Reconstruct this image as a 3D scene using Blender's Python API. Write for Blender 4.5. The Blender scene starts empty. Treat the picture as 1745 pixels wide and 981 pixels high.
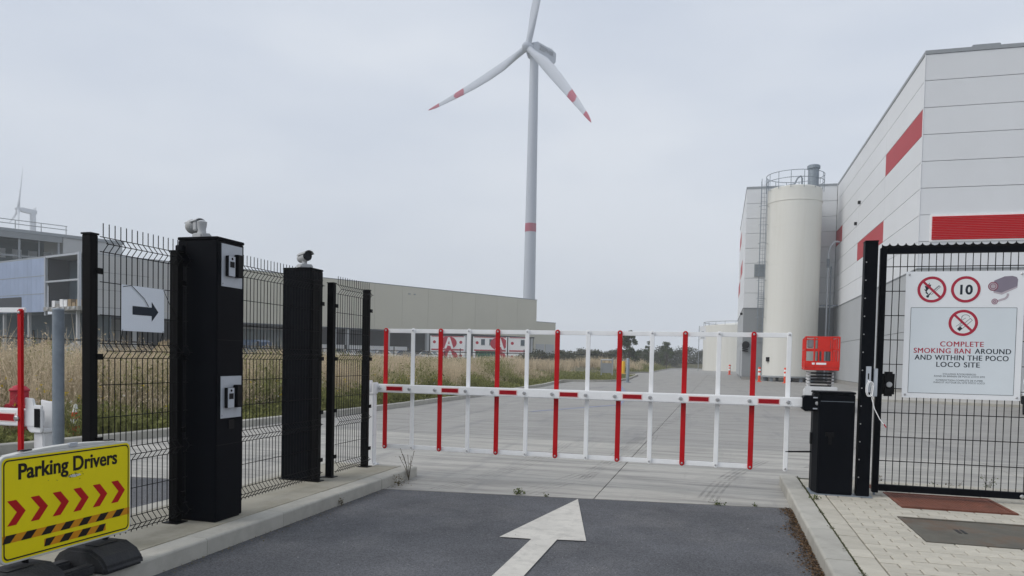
import bpy, math, random
import numpy as np
from mathutils import Vector, Matrix
random.seed(7)
RNG = np.random.default_rng(11)
PI = math.pi
SC = bpy.context.scene
COL = SC.collection

# ------------------------------------------------------------------ camera
cam_d = bpy.data.cameras.new('camera')
cam = bpy.data.objects.new('camera', cam_d)
COL.objects.link(cam)
SC.camera = cam
cam_d.sensor_width = 36.0
cam_d.lens = 26.0
cam_d.shift_y = 0.0935
cam_d.clip_start = 0.05
cam_d.clip_end = 4000
YAW, PITCH, ROLL = math.radians(15.62), math.radians(-2.0), 0.021
Fv = Vector((-math.sin(YAW) * math.cos(PITCH), math.cos(YAW) * math.cos(PITCH), math.sin(PITCH)))
R0 = Vector((math.cos(YAW), math.sin(YAW), 0))
U0 = R0.cross(Fv)
Rv = R0 * math.cos(ROLL) + U0 * math.sin(ROLL)
Uv = U0 * math.cos(ROLL) - R0 * math.sin(ROLL)
mw = Matrix.Identity(4)
for i in range(3):
    mw[i][0], mw[i][1], mw[i][2] = Rv[i], Uv[i], -Fv[i]
mw[2][3] = 1.45
cam.matrix_world = mw

# ------------------------------------------------------------------ world, sun, exposure
SUN_EL, SUN_AZ = math.radians(42), math.radians(-121)   # azimuth measured from +Y clockwise
world = bpy.data.worlds.new('World')
SC.world = world
world.use_nodes = True
wn, wl = world.node_tree.nodes, world.node_tree.links
wn.clear()
w_out = wn.new('ShaderNodeOutputWorld')
w_bg = wn.new('ShaderNodeBackground')
w_bg.inputs['Strength'].default_value = 0.1
w_sky = wn.new('ShaderNodeTexSky')
w_sky.sky_type = 'NISHITA'
w_sky.sun_disc = False
w_sky.sun_elevation = SUN_EL
w_sky.sun_rotation = SUN_AZ
w_sky.air_density = 1.0
w_sky.dust_density = 4.0
w_tc = wn.new('ShaderNodeTexCoord')
w_map = wn.new('ShaderNodeMapping')
w_map.inputs['Scale'].default_value = (1.0, 1.0, 3.2)
w_noise = wn.new('ShaderNodeTexNoise')
w_noise.inputs['Scale'].default_value = 1.6
w_noise.inputs['Detail'].default_value = 4.0
w_noise.inputs['Roughness'].default_value = 0.5
w_ramp = wn.new('ShaderNodeValToRGB')
w_ramp.color_ramp.elements[0].position = 0.34
w_ramp.color_ramp.elements[0].color = (4.65, 5.2, 6.2, 1)
w_ramp.color_ramp.elements[1].position = 0.68
w_ramp.color_ramp.elements[1].color = (6.6, 6.95, 7.5, 1)
w_mix = wn.new('ShaderNodeMixRGB')
w_mix.inputs['Fac'].default_value = 0.9
wl.new(w_tc.outputs['Generated'], w_map.inputs['Vector'])
wl.new(w_map.outputs['Vector'], w_noise.inputs['Vector'])
wl.new(w_noise.outputs['Fac'], w_ramp.inputs['Fac'])
wl.new(w_sky.outputs['Color'], w_mix.inputs['Color1'])
wl.new(w_ramp.outputs['Color'], w_mix.inputs['Color2'])
wl.new(w_mix.outputs['Color'], w_bg.inputs['Color'])
wl.new(w_bg.outputs['Background'], w_out.inputs['Surface'])

sun_d = bpy.data.lights.new('sun', 'SUN')
sun_d.energy = 1.5
sun_d.angle = math.radians(35)
sun_d.color = (1.0, 0.97, 0.93)
sun = bpy.data.objects.new('sun', sun_d)
COL.objects.link(sun)
sd = Vector((math.sin(SUN_AZ) * math.cos(SUN_EL), math.cos(SUN_AZ) * math.cos(SUN_EL), math.sin(SUN_EL)))
sun.rotation_euler = sd.to_track_quat('Z', 'Y').to_euler()

SC.render.engine = 'CYCLES'
SC.cycles.use_denoising = True
SC.cycles.max_bounces = 6
SC.cycles.diffuse_bounces = 3
SC.cycles.glossy_bounces = 3
SC.cycles.transmission_bounces = 4
SC.cycles.transparent_max_bounces = 8
SC.cycles.volume_bounces = 3
SC.cycles.sample_clamp_indirect = 6
SC.view_settings.view_transform = 'Standard'
SC.view_settings.look = 'None'
SC.view_settings.exposure = 0.34
SC.view_settings.gamma = 1.0
SC.view_settings.use_curve_mapping = False

# ------------------------------------------------------------------ materials
MATS = {}
def mat(name, col, rough=0.6, var=0.08, scale=6.0, bump=0.0, bscale=60.0, metal=0.0, grime=0.0, gcol=(0.12, 0.11, 0.09), gscale=2.0, spec=0.22, stretch=(1, 1, 1), emit=None):
    m = bpy.data.materials.new(name)
    m.use_nodes = True
    n, l = m.node_tree.nodes, m.node_tree.links
    p = n['Principled BSDF']
    p.inputs['Roughness'].default_value = rough
    p.inputs['Metallic'].default_value = metal
    p.inputs['Specular IOR Level'].default_value = spec
    tc = n.new('ShaderNodeTexCoord')
    mp = n.new('ShaderNodeMapping')
    mp.inputs['Scale'].default_value = stretch
    l.new(tc.outputs['Object'], mp.inputs['Vector'])
    no = n.new('ShaderNodeTexNoise')
    no.inputs['Scale'].default_value = scale
    no.inputs['Detail'].default_value = 6
    no.inputs['Roughness'].default_value = 0.62
    l.new(mp.outputs['Vector'], no.inputs['Vector'])
    rp = n.new('ShaderNodeValToRGB')
    rp.color_ramp.elements[0].position = 0.28
    rp.color_ramp.elements[1].position = 0.72
    rp.color_ramp.elements[0].color = tuple(max(c * (1 - var), 0) for c in col) + (1,)
    rp.color_ramp.elements[1].color = tuple(min(c * (1 + var), 1) for c in col) + (1,)
    l.new(no.outputs['Fac'], rp.inputs['Fac'])
    out = rp.outputs['Color']
    if grime:
        g2 = n.new('ShaderNodeTexNoise')
        g2.inputs['Scale'].default_value = gscale
        g2.inputs['Detail'].default_value = 8
        g2.inputs['Roughness'].default_value = 0.7
        l.new(mp.outputs['Vector'], g2.inputs['Vector'])
        r2 = n.new('ShaderNodeValToRGB')
        r2.color_ramp.elements[0].position = 0.48
        r2.color_ramp.elements[0].color = (0, 0, 0, 1)
        r2.color_ramp.elements[1].position = 0.75
        r2.color_ramp.elements[1].color = (grime, grime, grime, 1)
        l.new(g2.outputs['Fac'], r2.inputs['Fac'])
        mx = n.new('ShaderNodeMixRGB')
        l.new(r2.outputs['Color'], mx.inputs['Fac'])
        l.new(out, mx.inputs['Color1'])
        mx.inputs['Color2'].default_value = gcol + (1,)
        out = mx.outputs['Color']
    l.new(out, p.inputs['Base Color'])
    if bump:
        b = n.new('ShaderNodeBump')
        b.inputs['Strength'].default_value = bump
        b.inputs['Distance'].default_value = 0.01
        bn = n.new('ShaderNodeTexNoise')
        bn.inputs['Scale'].default_value = bscale
        bn.inputs['Detail'].default_value = 4
        l.new(mp.outputs['Vector'], bn.inputs['Vector'])
        l.new(bn.outputs['Fac'], b.inputs['Height'])
        l.new(b.outputs['Normal'], p.inputs['Normal'])
    MATS[name] = m
    return m

def per_object_tint(m, amount):
    """small brightness change from piece to piece (random per object)"""
    n, l = m.node_tree.nodes, m.node_tree.links
    p = n['Principled BSDF']
    src = p.inputs['Base Color'].links[0].from_socket
    oi = n.new('ShaderNodeObjectInfo')
    mr = n.new('ShaderNodeMapRange')
    mr.inputs['To Min'].default_value = 1 - amount
    mr.inputs['To Max'].default_value = 1 + amount
    l.new(oi.outputs['Random'], mr.inputs['Value'])
    mx = n.new('ShaderNodeMixRGB')
    mx.blend_type = 'MULTIPLY'
    mx.inputs['Fac'].default_value = 1
    l.new(src, mx.inputs['Color1'])
    l.new(mr.outputs['Result'], mx.inputs['Color2'])
    l.new(mx.outputs['Color'], p.inputs['Base Color'])

def asphalt_material():
    m = mat('asphalt', (0.092, 0.094, 0.101), 0.85, 0.30, 0.8, 0.35, 220, grime=0.8, gcol=(0.145, 0.143, 0.144), gscale=1.0)
    n, l = m.node_tree.nodes, m.node_tree.links
    p = n['Principled BSDF']
    src = p.inputs['Base Color'].links[0].from_socket
    tc = n.new('ShaderNodeTexCoord')
    v = n.new('ShaderNodeTexVoronoi')
    v.inputs['Scale'].default_value = 130
    l.new(tc.outputs['Object'], v.inputs['Vector'])
    hs = n.new('ShaderNodeHueSaturation')
    mr = n.new('ShaderNodeMapRange')
    mr.inputs['To Min'].default_value = 0.66
    mr.inputs['To Max'].default_value = 1.45
    sp = n.new('ShaderNodeSeparateColor')
    l.new(v.outputs['Color'], sp.inputs['Color'])
    l.new(sp.outputs['Red'], mr.inputs['Value'])
    l.new(mr.outputs['Result'], hs.inputs['Value'])
    l.new(src, hs.inputs['Color'])
    l.new(hs.outputs['Color'], p.inputs['Base Color'])
    return m

def concrete_yard_material(name, base):
    m = mat(name, base, 0.72, 0.10, 0.7, 0.12, 90, grime=0.45, gcol=(0.215, 0.212, 0.205), gscale=0.35, spec=0.35)
    n, l = m.node_tree.nodes, m.node_tree.links
    p = n['Principled BSDF']
    src = p.inputs['Base Color'].links[0].from_socket
    tc = n.new('ShaderNodeTexCoord')
    # brushed streaks and tyre scuffs running across the slab
    for sc_, stre, lo, hi, colr in ((2.0, (0.22, 2.2, 1), 0.44, 0.66, (0.185, 0.180, 0.170)), (1.0, (1.3, 0.14, 1), 0.54, 0.72, (0.18, 0.18, 0.18)), (4.5, (0.16, 1.9, 1), 0.54, 0.74, (0.43, 0.415, 0.38)), (14.0, (0.35, 1.6, 1), 0.50, 0.75, (0.25, 0.242, 0.225))):
        mp = n.new('ShaderNodeMapping')
        mp.inputs['Scale'].default_value = stre
        mp.inputs['Rotation'].default_value = (0, 0, 0.12)
        l.new(tc.outputs['Object'], mp.inputs['Vector'])
        no = n.new('ShaderNodeTexNoise')
        no.inputs['Scale'].default_value = sc_
        no.inputs['Detail'].default_value = 9
        no.inputs['Roughness'].default_value = 0.68
        l.new(mp.outputs['Vector'], no.inputs['Vector'])
        r = n.new('ShaderNodeValToRGB')
        r.color_ramp.elements[0].position = lo
        r.color_ramp.elements[0].color = (0, 0, 0, 1)
        r.color_ramp.elements[1].position = hi
        r.color_ramp.elements[1].color = (0.85, 0.85, 0.85, 1)
        l.new(no.outputs['Fac'], r.inputs['Fac'])
        mx = n.new('ShaderNodeMixRGB')
        l.new(r.outputs['Color'], mx.inputs['Fac'])
        l.new(src, mx.inputs['Color1'])
        mx.inputs['Color2'].default_value = colr + (1,)
        src = mx.outputs['Color']
    l.new(src, p.inputs['Base Color'])
    return m

asphalt = asphalt_material()
yardc = concrete_yard_material('yard_concrete', (0.325, 0.314, 0.29))
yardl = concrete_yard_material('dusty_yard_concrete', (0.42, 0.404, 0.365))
apron = mat('apron_concrete', (0.40, 0.385, 0.355), 0.8, 0.10, 0.9, 0.2, 70, grime=0.45, gcol=(0.27, 0.26, 0.24), gscale=1.1, stretch=(0.8, 1.4, 1))
joint = mat('joint_sealant', (0.07, 0.07, 0.068), 0.9, 0.2)
soil = mat('soil', (0.13, 0.12, 0.075), 0.95, 0.35, 0.5, 0.3, 20, grime=0.5, gcol=(0.07, 0.085, 0.03), gscale=0.2)
kerbm = mat('kerb_concrete', (0.42, 0.405, 0.36), 0.85, 0.12, 3.0, 0.35, 120, grime=0.55, gcol=(0.22, 0.21, 0.18), gscale=2.5)
per_object_tint(kerbm, 0.07)
stripm = mat('island_concrete', (0.34, 0.32, 0.265), 0.9, 0.14, 2.0, 0.4, 90, grime=0.7, gcol=(0.20, 0.185, 0.125), gscale=1.7)
paverm = mat('paver_concrete', (0.47, 0.44, 0.37), 0.85, 0.10, 9.0, 0.3, 150, grime=0.35, gcol=(0.30, 0.29, 0.26), gscale=4)
per_object_tint(paverm, 0.09)
pavbed = mat('paver_joint_sand', (0.055, 0.055, 0.038), 0.95, 0.3, 5)
whitep = mat('white_road_paint', (0.60, 0.575, 0.52), 0.8, 0.10, 3, 0.5, 150, grime=0.75, gcol=(0.36, 0.345, 0.315), gscale=7)
bluep = mat('blue_line_paint', (0.235, 0.255, 0.335), 0.8, 0.3, 3)
black = mat('black_powder_coat', (0.0016, 0.0025, 0.0048), 0.5, 0.2, 3, grime=0.3, gcol=(0.005, 0.0055, 0.007), gscale=3, spec=0.07)
blackf = mat('black_fence_coat', (0.0035, 0.0036, 0.004), 0.5, 0.2, 5, spec=0.1)
blackp = mat('black_plastic', (0.005, 0.005, 0.006), 0.4, 0.2, spec=0.15)
rubber = mat('black_rubber', (0.028, 0.029, 0.032), 0.75, 0.3, 8, 0.5, 60, grime=0.4, gcol=(0.07, 0.068, 0.062), gscale=5)
whitem = mat('white_enamel', (0.86, 0.865, 0.865), 0.4, 0.03, 3, grime=0.2, gcol=(0.50, 0.50, 0.48), gscale=4)
redm = mat('red_enamel', (0.47, 0.006, 0.010), 0.42, 0.12, 5)
redrefl = mat('red_reflector', (0.34, 0.006, 0.013), 0.3, 0.15, 60)
pinkm = mat('reflector_border', (0.85, 0.60, 0.58), 0.4, 0.05)
steel = mat('galvanised_steel', (0.24, 0.275, 0.31), 0.5, 0.18, 9, metal=0.3, grime=0.3, gcol=(0.17, 0.19, 0.21), gscale=6)
chrome = mat('bolt_steel', (0.55, 0.55, 0.55), 0.3, 0.1, metal=0.9)
alum = mat('brushed_aluminium', (0.50, 0.53, 0.57), 0.45, 0.05, 20, metal=0.3)
camw = mat('camera_housing', (0.46, 0.47, 0.475), 0.45, 0.05)
camg = mat('camera_grey', (0.38, 0.385, 0.38), 0.5, 0.3, 40)
lens = mat('lens_glass', (0.006, 0.006, 0.008), 0.08, 0.1)
yellow = mat('yellow_reflective_sheet', (0.84, 0.70, 0.004), 0.42, 0.05, 3, grime=0.22, gcol=(0.50, 0.41, 0.01), gscale=6)
signw = mat('sign_plastic_white', (0.60, 0.60, 0.57), 0.5, 0.06, 4, grime=0.5, gcol=(0.36, 0.35, 0.31), gscale=8)
inkblack = mat('sign_ink_black', (0.018, 0.013, 0.010), 0.5, 0.1)
inkred = mat('sign_ink_red', (0.46, 0.008, 0.010), 0.45, 0.1)
inkorange = mat('sign_ink_orange', (0.66, 0.27, 0.010), 0.45, 0.1)
platew = mat('sign_plate_white', (0.82, 0.84, 0.86), 0.5, 0.03, 2)
plateb = mat('sign_plate_panel', (0.70, 0.755, 0.79), 0.5, 0.03, 2)
crimson = mat('sign_print_crimson', (0.42, 0.030, 0.060), 0.5, 0.06)
ink = mat('sign_print_ink', (0.020, 0.028, 0.040), 0.5, 0.05)
ringw = mat('sign_ring_white', (0.78, 0.80, 0.80), 0.5, 0.02)
mauve = mat('sign_print_mauve', (0.245, 0.215, 0.265), 0.5, 0.05)
mauvel = mat('sign_print_pale_mauve', (0.50, 0.44, 0.48), 0.5, 0.05)
paper = mat('laminated_paper', (0.76, 0.80, 0.85), 0.35, 0.03, 3)
rust = mat('rusted_cover', (0.19, 0.075, 0.05), 0.85, 0.25, 5, 0.5, 120, grime=0.6, gcol=(0.095, 0.06, 0.045), gscale=4)
rustg = mat('worn_cover', (0.125, 0.118, 0.098), 0.8, 0.25, 3, 0.6, 120, grime=0.95, gcol=(0.15, 0.075, 0.04), gscale=2.2)
panw = mat('sandwich_panel_white', (0.695, 0.71, 0.725), 0.5, 0.025, 0.4, spec=0.4)
per_object_tint(panw, 0.02)
pang = mat('plinth_panel_grey', (0.40, 0.415, 0.425), 0.6, 0.04, 0.4)
pangd = mat('plinth_panel_mid_grey', (0.26, 0.275, 0.285), 0.6, 0.05, 0.4)
panr = mat('sandwich_panel_red', (0.43, 0.045, 0.055), 0.55, 0.04, 0.5)
panr2 = mat('ribbed_sheet_red', (0.50, 0.006, 0.010), 0.6, 0.05, 0.5, spec=0.08)
trim = mat('parapet_trim', (0.30, 0.32, 0.335), 0.5, 0.05)
gap = mat('panel_gap', (0.28, 0.29, 0.30), 0.8, 0.1)
silom = mat('silo_cream', (0.68, 0.675, 0.625), 0.5, 0.03, 0.3, grime=0.4, gcol=(0.56, 0.545, 0.48), gscale=1.4, stretch=(1, 1, 0.07))
beige = mat('beige_cladding', (0.56, 0.535, 0.445), 0.6, 0.03, 0.2)
per_object_tint(beige, 0.015)
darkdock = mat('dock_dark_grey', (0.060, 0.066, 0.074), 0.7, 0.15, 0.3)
colw = mat('column_white', (0.45, 0.46, 0.47), 0.6, 0.05)
glassg = mat('green_glazing', (0.17, 0.22, 0.225), 0.12, 0.15, 0.5)
glassd = mat('dark_glazing', (0.085, 0.115, 0.135), 0.3, 0.3, 0.3)
blueclad = mat('blue_grey_cladding', (0.34, 0.41, 0.56), 0.45, 0.06, 0.5)
per_object_tint(blueclad, 0.05)
greyclad = mat('light_grey_cladding', (0.46, 0.465, 0.465), 0.6, 0.04, 0.4)
cementg = mat('raw_concrete', (0.30, 0.29, 0.27), 0.85, 0.1, 0.8)
turbw = mat('turbine_grey_white', (0.42, 0.45, 0.50), 0.5, 0.03, 0.1)
turbr = mat('turbine_red', (0.33, 0.045, 0.085), 0.5, 0.04, 0.1)
turbink = mat('turbine_lettering', (0.03, 0.035, 0.05), 0.5, 0.05)
liftred = mat('lift_red', (0.60, 0.022, 0.012), 0.45, 0.1, 3, grime=0.2, gcol=(0.4, 0.02, 0.015), gscale=5)
liftw = mat('lift_white', (0.60, 0.61, 0.61), 0.5, 0.06, 4, grime=0.4, gcol=(0.35, 0.35, 0.33), gscale=6)
hydr = mat('hydrant_red', (0.40, 0.025, 0.045), 0.55, 0.2, 8)
orange = mat('cone_orange', (0.72, 0.07, 0.02), 0.5, 0.1)
yellowb = mat('bollard_yellow', (0.75, 0.42, 0.02), 0.5, 0.1)
greenc = mat('container_green', (0.03, 0.14, 0.09), 0.6, 0.1)
contw = mat('container_white', (0.84, 0.84, 0.85), 0.55, 0.05)
contr = mat('container_red', (0.44, 0.018, 0.045), 0.55, 0.05)
carw = mat('car_paint_white', (0.62, 0.64, 0.66), 0.3, 0.03)
cars = mat('car_paint_silver', (0.33, 0.36, 0.40), 0.3, 0.03, metal=0.4)
card = mat('car_paint_blue', (0.05, 0.09, 0.16), 0.3, 0.03)
tyre = mat('tyre_rubber', (0.02, 0.02, 0.02), 0.8, 0.2)
sand = mat('spoil_sand', (0.26, 0.195, 0.115), 0.95, 0.2, 1.2, 0.8, 6)
rubble = mat('rubble_grey', (0.33, 0.33, 0.32), 0.95, 0.3, 1.5, 0.8, 6)
bark = mat('bark', (0.09, 0.075, 0.055), 0.9, 0.3, 6)
wooden = mat('timber', (0.30, 0.22, 0.13), 0.8, 0.2)

def leaf_mat(name, c0, c1, trans=0.25, scale=0.5):
    m = bpy.data.materials.new(name)
    m.use_nodes = True
    n, l = m.node_tree.nodes, m.node_tree.links
    p = n['Principled BSDF']
    p.inputs['Roughness'].default_value = 0.75
    p.inputs['Specular IOR Level'].default_value = 0.2
    at = n.new('ShaderNodeAttribute')
    at.attribute_name = 'tint'
    rp = n.new('ShaderNodeValToRGB')
    rp.color_ramp.elements[0].color = c0 + (1,)
    rp.color_ramp.elements[1].color = c1 + (1,)
    l.new(at.outputs['Fac'], rp.inputs['Fac'])
    l.new(rp.outputs['Color'], p.inputs['Base Color'])
    tr = n.new('ShaderNodeBsdfTranslucent')
    l.new(rp.outputs['Color'], tr.inputs['Color'])
    mx = n.new('ShaderNodeMixShader')
    mx.inputs['Fac'].default_value = trans
    l.new(p.outputs['BSDF'], mx.inputs[1])
    l.new(tr.outputs['BSDF'], mx.inputs[2])
    l.new(mx.outputs['Shader'], n['Material Output'].inputs['Surface'])
    return m
drygrass = leaf_mat('dry_grass', (0.21, 0.155, 0.090), (0.80, 0.67, 0.48), 0.38)
greengrass = leaf_mat('green_weeds', (0.095, 0.105, 0.032), (0.33, 0.335, 0.12), 0.35)
yflower = leaf_mat('yellow_petals', (0.60, 0.42, 0.02), (0.75, 0.60, 0.05))
wflower = leaf_mat('white_petals', (0.55, 0.53, 0.45), (0.75, 0.73, 0.68))
leafm = leaf_mat('leaves_mid', (0.035, 0.055, 0.020), (0.11, 0.14, 0.055))
leafd = leaf_mat('leaves_dark', (0.045, 0.052, 0.032), (0.13, 0.135, 0.085))
weedm = leaf_mat('weed_leaves', (0.06, 0.09, 0.025), (0.15, 0.17, 0.06))
litterm = leaf_mat('leaf_litter_brown', (0.045, 0.03, 0.018), (0.19, 0.115, 0.06), 0.1)
mossm = leaf_mat('joint_moss', (0.03, 0.035, 0.012), (0.09, 0.10, 0.035), 0.1)
dryweed = leaf_mat('dry_weed', (0.10, 0.085, 0.045), (0.22, 0.18, 0.10))

# ------------------------------------------------------------------ mesh helpers
class MB:
    def __init__(s):
        s.v, s.f = [], []
    def add(s, vs, fs):
        o = len(s.v)
        s.v += [tuple(v) for v in vs]
        s.f += [tuple(i + o for i in f) for f in fs]
        return s
    def box(s, x0, x1, y0, y1, z0, z1):
        return s.add([(x0, y0, z0), (x1, y0, z0), (x1, y1, z0), (x0, y1, z0), (x0, y0, z1), (x1, y0, z1), (x1, y1, z1), (x0, y1, z1)],
                     [(0, 3, 2, 1), (4, 5, 6, 7), (0, 1, 5, 4), (1, 2, 6, 5), (2, 3, 7, 6), (3, 0, 4, 7)])
    def cyl(s, p0, p1, r0, r1=None, seg=12, cap=True):
        r1 = r0 if r1 is None else r1
        p0, p1 = Vector(p0), Vector(p1)
        d = (p1 - p0).normalized()
        a = d.orthogonal().normalized()
        b = d.cross(a)
        vs = []
        for p, r in ((p0, r0), (p1, r1)):
            for k in range(seg):
                t = 2 * PI * k / seg
                vs.append(p + (a * math.cos(t) + b * math.sin(t)) * r)
        fs = [(k, (k + 1) % seg, seg + (k + 1) % seg, seg + k) for k in range(seg)]
        if cap:
            fs += [tuple(range(seg - 1, -1, -1)), tuple(range(seg, 2 * seg))]
        return s.add(vs, fs)
    def tube(s, pts, r, seg=6, closed=False):
        pts = [Vector(p) for p in pts]
        n = len(pts)
        vs, fs = [], []
        prev = None
        for i, p in enumerate(pts):
            if closed:
                d = (pts[(i + 1) % n] - pts[i - 1]).normalized()
            else:
                d = (pts[min(i + 1, n - 1)] - pts[max(i - 1, 0)]).normalized()
            a = d.orthogonal() if prev is None else prev - d * prev.dot(d)
            a.normalize()
            prev = a
            b = d.cross(a)
            for k in range(seg):
                t = 2 * PI * k / seg
                vs.append(p + (a * math.cos(t) + b * math.sin(t)) * r)
        m = n if closed else n - 1
        for i in range(m):
            for k in range(seg):
                j = (i + 1) % n
                fs.append((i * seg + k, i * seg + (k + 1) % seg, j * seg + (k + 1) % seg, j * seg + k))
        if not closed:
            fs += [tuple(range(seg - 1, -1, -1)), tuple(range((n - 1) * seg, n * seg))]
        return s.add(vs, fs)
    def lathe(s, prof, c=(0, 0, 0), seg=24):
        vs, fs = [], []
        for r, z in prof:
            for k in range(seg):
                t = 2 * PI * k / seg
                vs.append((c[0] + r * math.cos(t), c[1] + r * math.sin(t), c[2] + z))
        for i in range(len(prof) - 1):
            for k in range(seg):
                fs.append((i * seg + k, i * seg + (k + 1) % seg, (i + 1) * seg + (k + 1) % seg, (i + 1) * seg + k))
        fs += [tuple(range(seg - 1, -1, -1)), tuple(range((len(prof) - 1) * seg, len(prof) * seg))]
        return s.add(vs, fs)
    def prism(s, poly, axis, d0, d1):
        """poly in the two remaining axes; axis 'x' -> (y,z), 'y' -> (x,z), 'z' -> (x,y)"""
        def mk(p, d):
            return {'x': (d, p[0], p[1]), 'y': (p[0], d, p[1]), 'z': (p[0], p[1], d)}[axis]
        n = len(poly)
        vs = [mk(p, d0) for p in poly] + [mk(p, d1) for p in poly]
        fs = [tuple(range(n - 1, -1, -1)), tuple(range(n, 2 * n))] + [(k, (k + 1) % n, n + (k + 1) % n, n + k) for k in range(n)]
        return s.add(vs, fs)
    def flat(s, poly, w):
        """printed shape on a plate whose front looks to -Y: poly in (x,z), w = metres in front"""
        return s.add([(p[0], -w, p[1]) for p in poly], [tuple(range(len(poly)))])
    def ring(s, c, r0, r1, w, seg=40):
        vs, fs = [], []
        for k in range(seg):
            t = 2 * PI * k / seg
            for r in (r0, r1):
                vs.append((c[0] + r * math.cos(t), -w, c[1] + r * math.sin(t)))
        for k in range(seg):
            a, b = 2 * k, 2 * ((k + 1) % seg)
            fs.append((a, a + 1, b + 1, b))
        return s.add(vs, fs)
    def disc(s, c, r, w, seg=32):
        return s.flat([(c[0] + r * math.cos(2 * PI * k / seg), c[1] + r * math.sin(2 * PI * k / seg)) for k in range(seg)], w)
    def line(s, pts, wd, w):
        for (x0, z0), (x1, z1) in zip(pts, pts[1:]):
            L = math.hypot(x1 - x0, z1 - z0) or 1e-6
            nx, nz = -(z1 - z0) / L * wd / 2, (x1 - x0) / L * wd / 2
            s.flat([(x0 - nx, z0 - nz), (x1 - nx, z1 - nz), (x1 + nx, z1 + nz), (x0 + nx, z0 + nz)], w)
        return s
    def mesh(s, name):
        me = bpy.data.meshes.new(name)
        me.from_pydata(s.v, [], s.f)
        me.update()
        return me

def link(name, me, m, parent=None, loc=None, rot=None):
    o = bpy.data.objects.new(name, me)
    if me is not None and m is not None and not me.materials:
        me.materials.append(m)
    COL.objects.link(o)
    if parent is not None:
        o.parent = parent
    if loc is not None:
        o.location = loc
    if rot is not None:
        o.rotation_euler = rot
    return o

def build(name, mb, m, parent=None, loc=None, rot=None, bevel=0.0, smooth=False, recalc=True, seg=2):
    me = mb.mesh(name)
    if recalc:
        import bmesh
        bm = bmesh.new()
        bm.from_mesh(me)
        bmesh.ops.recalc_face_normals(bm, faces=bm.faces)
        if bevel:
            try:
                bmesh.ops.bevel(bm, geom=[e for e in bm.edges if e.calc_face_angle(0) > 0.5], offset=bevel, segments=seg, affect='EDGES', clamp_overlap=True)
            except Exception:
                pass
        bm.to_mesh(me)
        bm.free()
    if smooth:
        for p in me.polygons:
            p.use_smooth = True
        me.set_sharp_from_angle(angle=math.radians(40))
    return link(name, me, m, parent, loc, rot)

def tag(o, label=None, cat=None, group=None, kind=None):
    for k, v in (('label', label), ('category', cat), ('group', group), ('kind', kind)):
        if v:
            o[k] = v
    return o

def thing(name, label, cat, loc=(0, 0, 0), rz=0.0, group=None):
    o = bpy.data.objects.new(name, None)
    o.empty_display_size = 0.2
    COL.objects.link(o)
    o.location = loc
    o.rotation_euler = (0, 0, rz)
    return tag(o, label, cat, group)

def struct(name, mb, m, **k):
    return tag(build(name, mb, m, **k), kind='structure')

def text_mb(txt, size, w, align='CENTER', at=(0, 0), bold=0.0, spacing=1.0, sx=1.0):
    cu = bpy.data.curves.new('tmp_text', 'FONT')
    cu.body = txt
    cu.size = size
    cu.align_x = align
    cu.offset = bold
    cu.space_character = spacing
    cu.resolution_u = 4
    ob = bpy.data.objects.new('tmp_text', cu)
    COL.objects.link(ob)
    dg = bpy.context.evaluated_depsgraph_get()
    me = bpy.data.meshes.new_from_object(ob.evaluated_get(dg))
    mb = MB()
    mb.add([(at[0] + v.co.x * sx, -w, at[1] + v.co.y) for v in me.vertices], [tuple(p.vertices) for p in me.polygons])
    bpy.data.objects.remove(ob)
    bpy.data.curves.remove(cu)
    bpy.data.meshes.remove(me)
    return mb

def np_mesh(name, verts, faces_n, tint, m, parent=None, nv=4):
    """verts (N*nv,3): N polygons of nv corners, tint per polygon"""
    me = bpy.data.meshes.new(name)
    n = len(verts) // nv
    me.vertices.add(n * nv)
    me.vertices.foreach_set('co', np.asarray(verts, np.float32).ravel())
    me.loops.add(n * nv)
    me.loops.foreach_set('vertex_index', np.arange(n * nv, dtype=np.int32))
    me.polygons.add(n)
    me.polygons.foreach_set('loop_start', np.arange(0, n * nv, nv, dtype=np.int32))
    me.polygons.foreach_set('loop_total', np.full(n, nv, dtype=np.int32))
    at = me.attributes.new('tint', 'FLOAT', 'FACE')
    at.data.foreach_set('value', np.asarray(tint, np.float32))
    me.update(calc_edges=True)
    me.validate()
    return link(name, me, m, parent)

def blades(base, h, width, lean, tint, curve=0.5):
    """grass blades: two quads each, bending over. base (N,3)"""
    n = len(base)
    az = RNG.uniform(0, 2 * PI, n)
    ld = np.stack([np.cos(az), np.sin(az), np.zeros(n)], 1)
    fa = RNG.uniform(0, 2 * PI, n)
    wd = np.stack([np.cos(fa), np.sin(fa), np.zeros(n)], 1)
    up = np.array([0, 0, 1.0])
    m1 = base + up * (h * 0.55)[:, None] + ld * (lean * h * 0.55 * curve)[:, None]
    m2 = base + up * (h * np.cos(np.clip(lean, 0, 1.2)))[:, None] + ld * (lean * h)[:, None]
    w0, w1, w2 = (width * 0.5)[:, None], (width * 0.4)[:, None], (width * 0.12)[:, None]
    q1 = np.stack([base - wd * w0, base + wd * w0, m1 + wd * w1, m1 - wd * w1], 1)
    q2 = np.stack([m1 - wd * w1, m1 + wd * w1, m2 + wd * w2, m2 - wd * w2], 1)
    v = np.concatenate([q1, q2], 0).reshape(-1, 3)
    return v, np.concatenate([tint, tint]), m2

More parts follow.
